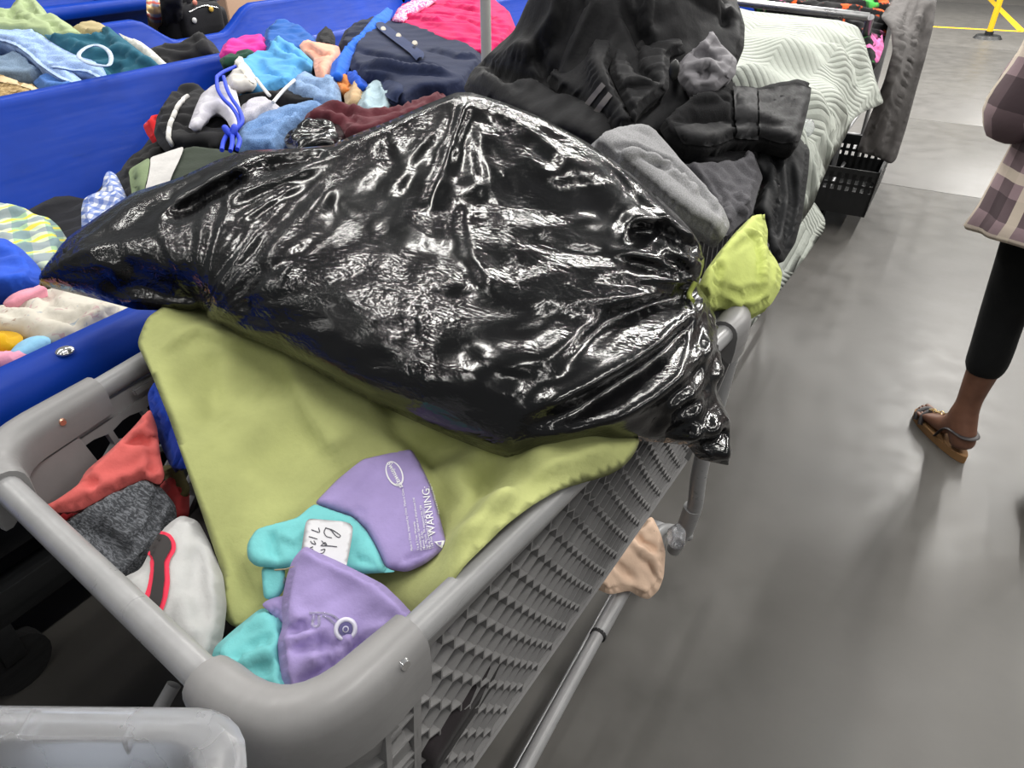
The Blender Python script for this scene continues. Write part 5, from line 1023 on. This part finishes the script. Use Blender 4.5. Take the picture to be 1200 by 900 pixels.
# ================================================================== third cart further up the aisle
c3 = frame_cart('wire cart further along, hung with a grey drape', -0.88, -0.46, 4.35, 5.6, 1.02)
tube('push_handle', [U(845, 0, 1.13), U(1018, 20, 1.10)], 0.018, M['steel'], c3, 12); tube('push_arm', [U(1020, 20, 1.10), U(1008, 62, 0.93)], 0.017, M['dsteel'], c3, 12)
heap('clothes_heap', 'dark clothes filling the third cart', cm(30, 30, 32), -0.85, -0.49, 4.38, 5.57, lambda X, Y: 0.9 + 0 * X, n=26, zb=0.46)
sm_ = spotmat('black_neon_print', rgb(22, 22, 24), [rgb(80, 190, 84), rgb(224, 120, 176), rgb(232, 92, 36)], 7, 0.37, 0.3)
garment('neon_print_garment', 'black garment with orange, pink and green patches behind the cart handle', 'garment', sm_, [(880, 10, 1.08), (900, -8, 1.14), (1020, -10, 1.14), (1042, 0, 1.11), (1042, 25, 1.03), (1036, 50, 0.97), (1030, 75, 0.92), (1020, 80, 0.92), (1008, 40, 1.02), (950, 22, 1.05)], bulge=0.03, edge=0.06, under=0.08, res=0.02, wr=0.012, seed=101)
garment('pink_garment', 'small pink garment end below the neon patches', 'garment', cm(226, 120, 180), [(1018, 72, 0.93), (1022, 52, 0.98), (1034, 40, 1.0), (1036, 55, 0.97), (1030, 72, 0.93), (1022, 76, 0.92)], bulge=0.02, edge=0.04, under=0.04, res=0.014, wr=0.006, seed=102)
garment('grey_drape', 'long dark grey sheet hanging down the side of the third cart', 'sheet', cm(100, 97, 96, 'cotton'), [(1032, 20, 1.06), (1045, 0, 1.10), (1060, -10, 1.13), (1092, -10, 1.14), (1098, 0, 1.12), (1094, 30, 1.02), (1084, 70, 0.88), (1074, 105, 0.74), (1062, 150, 0.55), (1050, 188, 0.39), (1044, 193, 0.37), (1028, 184, 0.40), (1004, 178, 0.44), (1010, 160, 0.52), (1022, 130, 0.66), (1036, 95, 0.82), (1046, 60, 0.95), (1044, 35, 1.03)],
    bulge=0.03, edge=0.06, under=0.03, res=0.018, wr=0.018, ws=8, ang=1.25, ratio=6, seed=103, face=0.8, folds=[([(1070, 0), (1055, 60), (1030, 130), (1015, 175)], 0.03, -0.05), ([(1085, 0), (1072, 70), (1050, 140), (1035, 185)], 0.03, -0.04), ([(1078, 10), (1062, 80), (1040, 150)], 0.02, 0.03)])
crate('black mesh crate low on the third cart', -0.52, 4.55, 0.10, 0.62, 0.72, 0.25)

# ================================================================== yellow post, floor tape and dark shelving at the end of the aisle
yp = U(1157, 45, 0)
YEL = plastic('yellow_paint', rgb(226, 184, 30), 0.45, 0.05)
ypo = thing('stanchion_post', 'yellow stanchion post on a round black base', 'post', (yp.x, yp.y, 0))
tube('post_tube', [(yp.x, yp.y, 0.03), (yp.x, yp.y, 1.05)], 0.035, YEL, ypo, 16)
disc('post_base', (yp.x, yp.y, 0.02), 0.17, 0.04, M['black'], ypo, (0, 0, 1), 32, 0.14); disc('base_collar', (yp.x, yp.y, 0.06), 0.05, 0.05, M['black'], ypo)
disc('post_cap', (yp.x, yp.y, 1.06), 0.04, 0.05, M['black'], ypo)
ta, tb_ = U(1158, -3, 0), U(1198, 37, 0); d_ = (tb_ - ta); L_ = d_.length
tpx = box('floor_tape', (ta + d_ * 0.5 + Vector((0, 0, 0.0012))), (0.10, L_, 0.002), YEL, None, math.atan2(-d_.x, d_.y), 0.0)
props(tpx, 'yellow tape line on the floor behind the yellow post', 'floor tape')
d2 = Vector((d_.y, -d_.x, 0)).normalized(); tc = tb_ + d2 * 1.5
props(box('floor_tape', tc + Vector((0, 0, 0.0012)), (0.10, 3.0, 0.002), YEL, None, math.atan2(-d2.x, d2.y), 0.0), 'yellow tape line running right towards the dark shelving', 'floor tape')
sh = thing('storage_shelf', 'dark metal shelving at the top right corner', 'shelf', (1.75, 15.2, 0))
for x in (1.1, 2.6):
    for y in (14.2, 16.4): tube('upright', [(x, y, 0), (x, y, 2.2)], 0.03, M['black'], sh, 8)
for z in (0.12, 0.8, 1.5, 2.15): box('shelf_board', (1.85, 15.3, z), (1.56, 2.26, 0.04), M['black'], sh)
# ================================================================== cloth hanging under the grey cart, translucent tote
bee = spotmat('peach_bee_print', rgb(226, 196, 172), [rgb(120, 96, 76)], 55, 0.27, 0.2)
garment('patterned_cloth', 'peach cloth with small brown bee print hanging under the grey cart', 'cloth', bee, [(698, 690, 0.36), (700, 680, 0.37), (716, 650, 0.40), (735, 628, 0.42), (752, 614, 0.43), (764, 604, 0.44), (774, 624, 0.41), (780, 646, 0.38), (778, 676, 0.33), (772, 692, 0.31), (760, 703, 0.30), (748, 699, 0.31), (738, 692, 0.325), (715, 697, 0.34)],
    bulge=0.03, edge=0.05, under=0.03, res=0.008, wr=0.006, ws=9, seed=110, face=0.6, folds=[([(740, 625), (752, 640), (770, 648)], 0.010, -0.012), ([(745, 645), (765, 660), (775, 680)], 0.015, 0.012), ([(720, 665), (740, 680)], 0.012, -0.010)])
garment('plastic_scrap', 'crumpled clear plastic caught on the cart upright', 'plastic film', M['clear'], [(782, 620, 0.44), (795, 612, 0.45), (804, 622, 0.44), (803, 640, 0.42), (790, 645, 0.41), (782, 636, 0.425)], bulge=0.02, edge=0.02, under=0.02, res=0.006, wr=0.01, ws=30, seed=111)
tm, nt, bs = newmat('frosted_polypropylene'); bs.inputs['Base Color'].default_value = (0.88, 0.89, 0.92, 1)
bs.inputs['Transmission Weight'].default_value = 0.86; bs.inputs['IOR'].default_value = 1.3
nt.links.new(ramp(nt, noise(nt, pos(nt), 12, 4), 0.3, 0.7, 0.2, 0.34), bs.inputs['Roughness'])
TZ = 1.0
ta0, ta1, ta2 = U(-60, 824, TZ), U(240, 827, TZ), U(292, 866, TZ)
tote = thing('storage_tote', 'frosted clear plastic storage tote at the bottom left', 'tote', (-0.5, 0.0, 0.70))
ex = (ta1 - ta0); ex.z = 0; ex.normalize(); ey = Vector((ex.y, -ex.x, 0))       # ey points towards the viewer
if ey.dot(Vector((0, -1, 0))) < 0: ey = -ey
c0_ = ta1 + ex * 0.045                                                          # far right corner of the rim
Lx, Ly, rad_ = 0.58, 0.40, 0.055
def tote_loop(ins, z, r):
    out = []; x1, x0, y0, y1 = -ins, -Lx + ins, ins, Ly - ins
    for (cx, cy, a0) in ((x1 - r, y0 + r, -90), (x1 - r, y1 - r, 0), (x0 + r, y1 - r, 90), (x0 + r, y0 + r, 180)):
        for k in range(7):
            a = math.radians(a0 + 15 * k); out.append(c0_ + ex * (cx + r * math.cos(a)) + ey * (cy + r * math.sin(a)) + Vector((0, 0, z - TZ)))
    return out
bm = bmesh.new()
levels = [(0.0, TZ - 0.022, rad_), (-0.002, TZ - 0.006, rad_), (0.004, TZ, rad_ - 0.004), (0.028, TZ, rad_ - 0.02), (0.032, TZ - 0.004, rad_ - 0.022), (0.034, TZ - 0.03, rad_ - 0.022), (0.065, TZ - 0.30, 0.03), (0.068, TZ - 0.303, 0.03), (0.062, TZ - 0.302, 0.034), (0.030, TZ - 0.03, rad_ - 0.018), (0.024, TZ - 0.006, rad_ - 0.016), (0.006, TZ - 0.007, rad_ - 0.004), (0.004, TZ - 0.022, rad_)]
rings = [[bm.verts.new(p_) for p_ in tote_loop(i_, z_, max(0.012, r_))] for i_, z_, r_ in levels]
for a, b in zip(rings, rings[1:] + [rings[0]]):
    for k in range(len(a)): bm.faces.new((a[k], a[(k + 1) % len(a)], b[(k + 1) % len(a)], b[k]))
sharp(bm_obj('tub', bm, tm, tote), 60)
bm = bmesh.new(); bm.faces.new([bm.verts.new(p_) for p_ in tote_loop(0.064, TZ - 0.30, 0.03)]); r_ = bmesh.ops.extrude_face_region(bm, geom=list(bm.faces)); bmesh.ops.translate(bm, verts=[v for v in r_['geom'] if isinstance(v, bmesh.types.BMVert)], vec=(0, 0, -0.003))
bm_obj('tub_floor', bm, tm, tote, False)
for k in range(6):
    c_ = c0_ + ex * (-0.10 - 0.085 * k) + ey * 0.015 + Vector((0, 0, -0.012)); box('rim_rib', c_, (0.003, 0.026, 0.018), tm, tote, math.atan2(ex.y, ex.x), 0.0008)
for k in range(3):
    c_ = c0_ + ex * -0.015 + ey * (0.10 + 0.09 * k) + Vector((0, 0, -0.012)); box('rim_rib', c_, (0.026, 0.003, 0.018), tm, tote, math.atan2(ex.y, ex.x), 0.0008)
# utility cart that carries the tote (mostly below the frame)
uc = thing('utility_cart', 'black utility cart under the frosted tote', 'cart', (-0.55, 0.02, 0))
ctr = c0_ + ex * (-Lx / 2) + ey * (Ly / 2); az = math.atan2(ex.y, ex.x)
for z in (0.19, 0.685): box('deck', (ctr.x, ctr.y, z), (0.52, 0.34, 0.02), M['black'], uc, az, 0.004)
for sx in (-1, 1):
    for sy in (-1, 1):
        c_ = ctr + ex * (0.235 * sx) + ey * (0.145 * sy)
        tube('leg', [(c_.x, c_.y, 0.1), (c_.x, c_.y, 0.69)], 0.013, M['black'], uc, 12)
        w = disc('caster', (c_.x, c_.y, 0.05), 0.05, 0.03, M['rubber'], uc, ex, 20); box('caster_fork', (c_.x, c_.y, 0.09), (0.035, 0.035, 0.06), M['steel'], w)
garment('pale_cloth', 'pale blue grey cloth lying in the frosted tote', 'cloth', cm(176, 184, 196), [(20, 905, 0.78), (0, 880, 0.78), (60, 862, 0.79), (160, 862, 0.79), (230, 880, 0.78), (220, 960, 0.76), (60, 980, 0.76)], bulge=0.02, edge=0.04, under=0.04, res=0.010, wr=0.006, seed=112)
# ================================================================== person walking past on the right (only the left side is in view)
def skin(name, verts, edges, rad, mat, parent, root=0, sub=2):
    me = bpy.data.meshes.new(name); me.from_pydata([tuple(v) for v in verts], edges, []); me.update()
    o = bpy.data.objects.new(name + '_src', me); COL.objects.link(o)
    m = o.modifiers.new('skin', 'SKIN'); m.use_smooth_shade = True
    for i, r in enumerate(rad):
        sv = me.skin_vertices[0].data[i]; sv.radius = (r, r) if not isinstance(r, tuple) else r; sv.use_root = (i == root)
    s_ = o.modifiers.new('sub', 'SUBSURF'); s_.levels = sub; s_.render_levels = sub
    dg = bpy.context.evaluated_depsgraph_get(); nm = bpy.data.meshes.new_from_object(o.evaluated_get(dg)); bpy.data.objects.remove(o)
    nm.name = name; nm.materials.clear(); nm.materials.append(mat); nm.polygons.foreach_set('use_smooth', [True] * len(nm.polygons))
    r = bpy.data.objects.new(name, nm); COL.objects.link(r); attach(r, parent); return r
per_ = thing('person', 'person in plaid shirt, black cropped leggings and sandals walking away', 'person', (0.40, 2.4, 0))
SKIN, nt, bs = newmat('brown_skin'); nt.links.new(mixc(nt, ramp(nt, noise(nt, pos(nt), 25, 3), 0.3, 0.7), rgb(104, 70, 54), rgb(122, 84, 66)), bs.inputs['Base Color']); bs.inputs['Roughness'].default_value = 0.5
fd = Vector((-0.60, 0.80, 0)); fd.normalize()                      # left foot heading
lf = Vector((-fd.y, fd.x, 0))
heel = Vector((0.352, 2.352, 0)); SZ = 0.028                       # sole top
ank = heel + fd * 0.045 + Vector((0, 0, 0.125))
Vp = lambda *a: Vector(a)
rheel = Vp(0.60, 2.08, 0.05); rfd = Vector((-0.15, 0.99, 0)).normalized(); rank = rheel + rfd * 0.035 + Vp(0, 0, 0.10)
B = {}; V_ = []; R_ = []; E_ = []
def bv(n, p, r, prev=None):
    B[n] = len(V_); V_.append(Vector(p)); R_.append(r)
    if prev is not None: E_.append((B[prev], B[n]))
bv('pelvis', (0.40, 2.43, 0.93), (0.15, 0.12)); bv('waist', (0.40, 2.44, 1.08), (0.13, 0.10), 'pelvis'); bv('chest', (0.39, 2.47, 1.28), (0.16, 0.11), 'waist'); bv('neckb', (0.38, 2.49, 1.42), 0.065, 'chest'); bv('neck', (0.375, 2.50, 1.48), 0.05, 'neckb')
bv('head1', (0.37, 2.515, 1.55), 0.075, 'neck'); bv('head2', (0.368, 2.52, 1.64), 0.092, 'head1'); bv('head3', (0.368, 2.515, 1.71), 0.07, 'head2')
for sd, s in (('l', -1), ('r', 1)):
    a = Vp(0.95, 0.30, 0) * s
    bv('sh' + sd, Vp(0.385, 2.475, 1.375) + a * 0.17, 0.055, 'chest')
    el = Vp(0.155, 2.38, 1.075) if s < 0 else Vp(0.64, 2.52, 1.08); wr_ = Vp(0.27, 2.56, 1.06) if s < 0 else Vp(0.60, 2.72, 0.98)
    bv('el' + sd, el, 0.042, 'sh' + sd); bv('wr' + sd, wr_, 0.028, 'el' + sd)
    dh = (wr_ - el).normalized(); ac = dh.cross(Vp(0, 0, 1)).normalized()
    bv('pm' + sd, wr_ + dh * 0.05, (0.036, 0.018), 'wr' + sd)
    for k, (off, ln) in enumerate(((-0.03, 0.066), (-0.011, 0.078), (0.010, 0.072), (0.029, 0.056))):
        b0 = wr_ + dh * 0.085 + ac * off; bv('f%d%s' % (k, sd), b0, 0.0095, 'pm' + sd); bv('g%d%s' % (k, sd), b0 + dh * ln * 0.5 + Vp(0, 0, -0.008), 0.0085, 'f%d%s' % (k, sd)); bv('h%d%s' % (k, sd), b0 + dh * ln * 0.9 + Vp(0, 0, -0.025), 0.0075, 'g%d%s' % (k, sd))
    bv('t0' + sd, wr_ + dh * 0.035 + ac * -0.042 * (1 if s < 0 else -1), 0.0115, 'pm' + sd); bv('t1' + sd, wr_ + dh * 0.075 + ac * -0.062 * (1 if s < 0 else -1) + Vp(0, 0, -0.008), 0.0095, 't0' + sd)
    hip = Vp(0.40, 2.43, 0.88) + a * 0.085
    an, hd, ff = (ank, heel, fd) if s < 0 else (rank, rheel, rfd)
    kn = hip * 0.47 + an * 0.53 + (Vp(-0.005, 0.03, 0.02)); z0 = SZ if s < 0 else SZ + 0.03
    bv('hp' + sd, hip, 0.088, 'pelvis'); bv('kn' + sd, kn, 0.056, 'hp' + sd); bv('cf' + sd, kn * 0.62 + an * 0.38 + ff * -0.012, 0.054, 'kn' + sd); bv('sn' + sd, kn * 0.25 + an * 0.75, 0.040, 'cf' + sd); bv('an' + sd, an, 0.034, 'sn' + sd)
    hz = Vp(0, 0, hd.z)
    bv('hm' + sd, hd + ff * 0.012 + Vp(0, 0, SZ + 0.045), 0.042, 'an' + sd); bv('hl' + sd, hd + ff * 0.008 + Vp(0, 0, SZ + 0.006), 0.044, 'hm' + sd)
    bv('in' + sd, hd + ff * 0.095 + Vp(0, 0, SZ + 0.034), (0.036, 0.036), 'an' + sd); bv('bl' + sd, hd + ff * 0.17 + Vp(0, 0, SZ + 0.020), (0.040, 0.019), 'in' + sd)
    la = Vector((-ff.y, ff.x, 0)) * (-1 if s < 0 else 1)            # towards the big toe
    for k, (off, ln, rr) in enumerate(((0.026, 0.066, 0.0125), (0.008, 0.062, 0.0095), (-0.007, 0.054, 0.009), (-0.020, 0.044, 0.0085), (-0.032, 0.032, 0.008))):
        b0 = hd + ff * 0.178 + la * off + Vp(0, 0, SZ + 0.013); bv('u%d%s' % (k, sd), b0, rr, 'bl' + sd); bv('v%d%s' % (k, sd), b0 + ff * ln, rr * 0.85, 'u%d%s' % (k, sd))
body = skin('body', V_, E_, R_, SKIN, per_, 0, 2)
# cropped leggings
LG = cm(24, 25, 26, 'nylon', 0.8); LG2 = cm(22, 23, 24)
lv, lr, le = [V_[B['pelvis']], V_[B['waist']] - Vp(0, 0, 0.02)], [(0.165, 0.135), (0.142, 0.115)], [(0, 1)]
for sd in 'lr':
    i0 = len(lv); kn, cf, sn = V_[B['kn' + sd]], V_[B['cf' + sd]], V_[B['sn' + sd]]
    lv += [V_[B['hp' + sd]], V_[B['hp' + sd]] * 0.5 + kn * 0.5, kn, cf, cf * 0.45 + sn * 0.55]; lr += [0.104, 0.084, 0.066, 0.064, 0.060]; le += [(0, i0), (i0, i0 + 1), (i0 + 1, i0 + 2), (i0 + 2, i0 + 3), (i0 + 3, i0 + 4)]
leg_ = skin('leggings', lv, le, lr, LG2, per_, 0, 2)
# plaid shirt: lofted torso with a loose tail, sleeves
SHM, nt, bs = newmat('dusky_plaid'); uv = uvsock(nt); sp = node(nt, 'ShaderNodeSeparateXYZ'); nt.links.new(uv, sp.inputs[0])
def bnd(ax, p_, off, w): return mth(nt, 'LESS_THAN', mth(nt, 'FRACT', mth(nt, 'ADD', mth(nt, 'DIVIDE', sp.outputs[ax], p_), off + 30)), w)
c = mixc(nt, mth(nt, 'MULTIPLY', bnd(0, 0.17, 0, 0.36), 0.6), rgb(150, 128, 134), rgb(44, 30, 36)); c = mixc(nt, mth(nt, 'MULTIPLY', bnd(1, 0.17, 0.2, 0.36), 0.62), c, rgb(40, 28, 34))
c = mixc(nt, mth(nt, 'MULTIPLY', bnd(0, 0.17, 0.45, 0.16), 0.75), c, rgb(222, 208, 190)); c = mixc(nt, mth(nt, 'MULTIPLY', bnd(1, 0.17, 0.62, 0.16), 0.7), c, rgb(222, 208, 190))
nt.links.new(c, bs.inputs['Base Color']); bs.inputs['Roughness'].default_value = 0.9; bump(nt, noise(nt, pos(nt), 120, 3), 0.3, 0.002, bs)
rows = [(0.755, 0.262, 0.20), (0.765, 0.268, 0.205), (0.82, 0.25, 0.19), (0.92, 0.235, 0.175), (1.05, 0.215, 0.16), (1.2, 0.21, 0.155), (1.32, 0.205, 0.14), (1.39, 0.17, 0.115), (1.43, 0.09, 0.08)]
vs, fs, uvs = [], [], []; n_ = 56
tilt = math.atan2(0.30, 0.95)
for k, (z, ax, ay) in enumerate(rows):
    cx, cy = 0.40 - 0.02 * (z - 0.8), 2.43 + 0.08 * (z - 0.8)
    for i in range(n_):
        t = 2 * math.pi * i / n_; fo = 1 + (0.05 * math.sin(5 * t + 1) + 0.03 * math.sin(11 * t)) * max(0, 1.1 - z) * 2.2
        x, y = ax * math.cos(t) * fo, ay * math.sin(t) * fo
        zz_ = z + (0.02 * math.sin(2 * t) if k < 2 else 0)
        vs.append((cx + x * math.cos(tilt) - y * math.sin(tilt), cy + x * math.sin(tilt) + y * math.cos(tilt), zz_)); uvs.append((t * 0.21, z))
for k in range(len(rows) - 1):
    for i in range(n_): fs.append((k * n_ + i, k * n_ + (i + 1) % n_, (k + 1) * n_ + (i + 1) % n_, (k + 1) * n_ + i))
sht = mesh_obj('shirt_torso', vs, fs, SHM, per_, True, uvs)
so = sht.modifiers.new('thickness', 'SOLIDIFY'); so.thickness = 0.004
def sleeve(name, pts, rad):
    P = catmull(pts, 6); n = len(P); vs, fs, uvs = [], [], []; m = 20; prev = Vp(0.3, -0.95, 0); ln = 0
    for k in range(n):
        t = (P[min(k + 1, n - 1)] - P[max(k - 1, 0)]).normalized(); prev = (prev - t * prev.dot(t)).normalized(); s_ = t.cross(prev)
        u = k / (n - 1) * (len(rad) - 1); i0 = min(int(u), len(rad) - 2); r = rad[i0] * (1 - (u - i0)) + rad[i0 + 1] * (u - i0)
        ln += (P[k] - P[k - 1]).length if k else 0
        for i in range(m):
            a = 2 * math.pi * i / m; rr = r * (1 + 0.05 * math.sin(3 * a + k * 0.9) + 0.03 * math.sin(7 * a - k))
            vs.append(P[k] + (prev * math.cos(a) + s_ * math.sin(a)) * rr); uvs.append((a * 0.06, ln))
    for k in range(n - 1):
        for i in range(m): fs.append((k * m + i, k * m + (i + 1) % m, (k + 1) * m + (i + 1) % m, (k + 1) * m + i))
    o = mesh_obj(name, vs, fs, SHM, per_, True, uvs); mo = o.modifiers.new('thickness', 'SOLIDIFY'); mo.thickness = 0.004; return o
for sd in 'lr':
    a, b, c_ = V_[B['sh' + sd]], V_[B['el' + sd]], V_[B['wr' + sd]]
    sleeve('sleeve', [a + (V_[B['chest']] - a) * 0.3, a, a * 0.5 + b * 0.5, b + (b - c_) * 0.03, b * 0.72 + c_ * 0.28 + Vp(0, 0, 0.0), b * 0.4 + c_ * 0.6], [0.075, 0.082, 0.074, 0.07, 0.064, 0.055])
# sandals
CORK = flat('tan_sole', rgb(140, 104, 66), 0.8); STR = plastic('dark_leather_strap', rgb(36, 30, 32), 0.5); GOLD = metal('gold_chain', (0.83, 0.62, 0.3), 0.3)
for sd, hd, ff, s in (('l', heel, fd, -1), ('r', rheel, rfd, 1)):
    la = Vector((-ff.y, ff.x, 0)) * (-1 if s < 0 else 1)
    out_ = []
    for k in range(28):
        t = 2 * math.pi * k / 28; x = 0.118 + 0.137 * math.cos(t); w = (0.034 + 0.012 * (x / 0.255)) * math.sin(t) * (1.02 if math.sin(t) > 0 else 1)
        out_.append((x - 0.012, w + 0.004 * math.sin(x * 14)))
    bm = bmesh.new(); lo = [bm.verts.new(hd + ff * x + la * y + Vp(0, 0, 0.001)) for x, y in out_]; hi_ = [bm.verts.new(hd + ff * x + la * y * 1.03 + Vp(0, 0, SZ)) for x, y in out_]
    bm.faces.new(lo); bm.faces.new(hi_)
    for k in range(28): bm.faces.new((lo[k], lo[(k + 1) % 28], hi_[(k + 1) % 28], hi_[k]))
    sharp(bm_obj('sandal_sole', bm, CORK, per_), 45)
    def strap(nm, pts, r, mat=STR, fl=0.35): return tube(nm, catmull([hd + ff * x + la * y + Vp(0, 0, z) for x, y, z in pts], 6), r, mat, per_, 8, False, fl)
    strap('ankle_strap', [(0.085, 0.038, 0.03), (0.065, 0.036, 0.075), (0.035, 0.038, 0.095), (-0.010, 0.026, 0.096), (-0.024, 0.0, 0.096), (-0.010, -0.026, 0.096), (0.035, -0.038, 0.095), (0.065, -0.036, 0.075), (0.085, -0.038, 0.03)], 0.0085)
    strap('toe_strap', [(0.165, 0.046, 0.025), (0.175, 0.034, 0.05), (0.18, 0.0, 0.06), (0.17, -0.034, 0.048), (0.155, -0.046, 0.025)], 0.0085)
    strap('toe_strap', [(0.195, 0.044, 0.025), (0.205, 0.030, 0.045), (0.208, 0.0, 0.053), (0.198, -0.034, 0.043), (0.185, -0.046, 0.025)], 0.0075)
    P = catmull([hd + ff * x + la * y + Vp(0, 0, z) for x, y, z in ((0.18, 0.0, 0.066), (0.15, 0.0, 0.078), (0.115, 0.0, 0.097), (0.085, 0.0, 0.125), (0.065, 0.02, 0.118))], 4)
    for k in range(0, len(P) - 1, 2):
        c_ = P[k]; t = (P[k + 1] - P[k]).normalized(); q_ = la if (k // 2) % 2 == 0 else la.cross(t)
        tube('chain_link', [c_ + t * 0.009 * math.cos(a) + q_ * 0.0065 * math.sin(a) for a in np.linspace(0, 2 * math.pi, 12, endpoint=False)], 0.0022, GOLD, per_, 6, True)
# head details (above the frame)
HC = Vp(0.368, 2.52, 1.64); HF = Vector((-0.3, 0.95, 0)).normalized(); HL = Vector((-HF.y, HF.x, 0))
HAIR = cm(26, 22, 21)
bm = bmesh.new(); bmesh.ops.create_icosphere(bm, subdivisions=4, radius=1)
for v in list(bm.verts):
    d = v.co.copy(); k = 1 + 0.04 * math.sin(9 * d.x) * math.cos(7 * d.y)
    w_ = Vector((d.x * 0.112, d.y * 0.125, d.z * 0.118)) * k; v.co = HC + Vp(0, 0, 0.03) - HF * 0.018 + HL * w_.x + HF * w_.y + Vp(0, 0, w_.z)
bmesh.ops.delete(bm, geom=[f for f in bm.faces if (f.calc_center_median() - HC).dot(HF) > 0.045 and f.calc_center_median().z < HC.z + 0.075], context='FACES')
bm_obj('hair', bm, HAIR, per_)
ball('hair_bun', HC - HF * 0.13 + Vp(0, 0, 0.03), (0.05, 0.05, 0.05), HAIR, per_, 3)
for s in (-1, 1):
    ball('ear', HC + HL * 0.093 * s + Vp(0, 0, -0.005), (0.012, 0.018, 0.03), SKIN, per_, 2); e_ = ball('eye', HC + HF * 0.088 + HL * 0.034 * s, (0.012, 0.012, 0.009), flat('eye_white', rgb(220, 216, 210), 0.3), per_, 2)
    ball('iris', HC + HF * 0.098 + HL * 0.034 * s, (0.005, 0.005, 0.005), M['ink'], e_, 2)
ball('nose', HC + HF * 0.098 + Vp(0, 0, -0.03), (0.015, 0.02, 0.022), SKIN, per_, 2); ball('mouth', HC + HF * 0.086 + Vp(0, 0, -0.068), (0.024, 0.012, 0.008), flat('lips', rgb(120, 64, 60), 0.4), per_, 2)
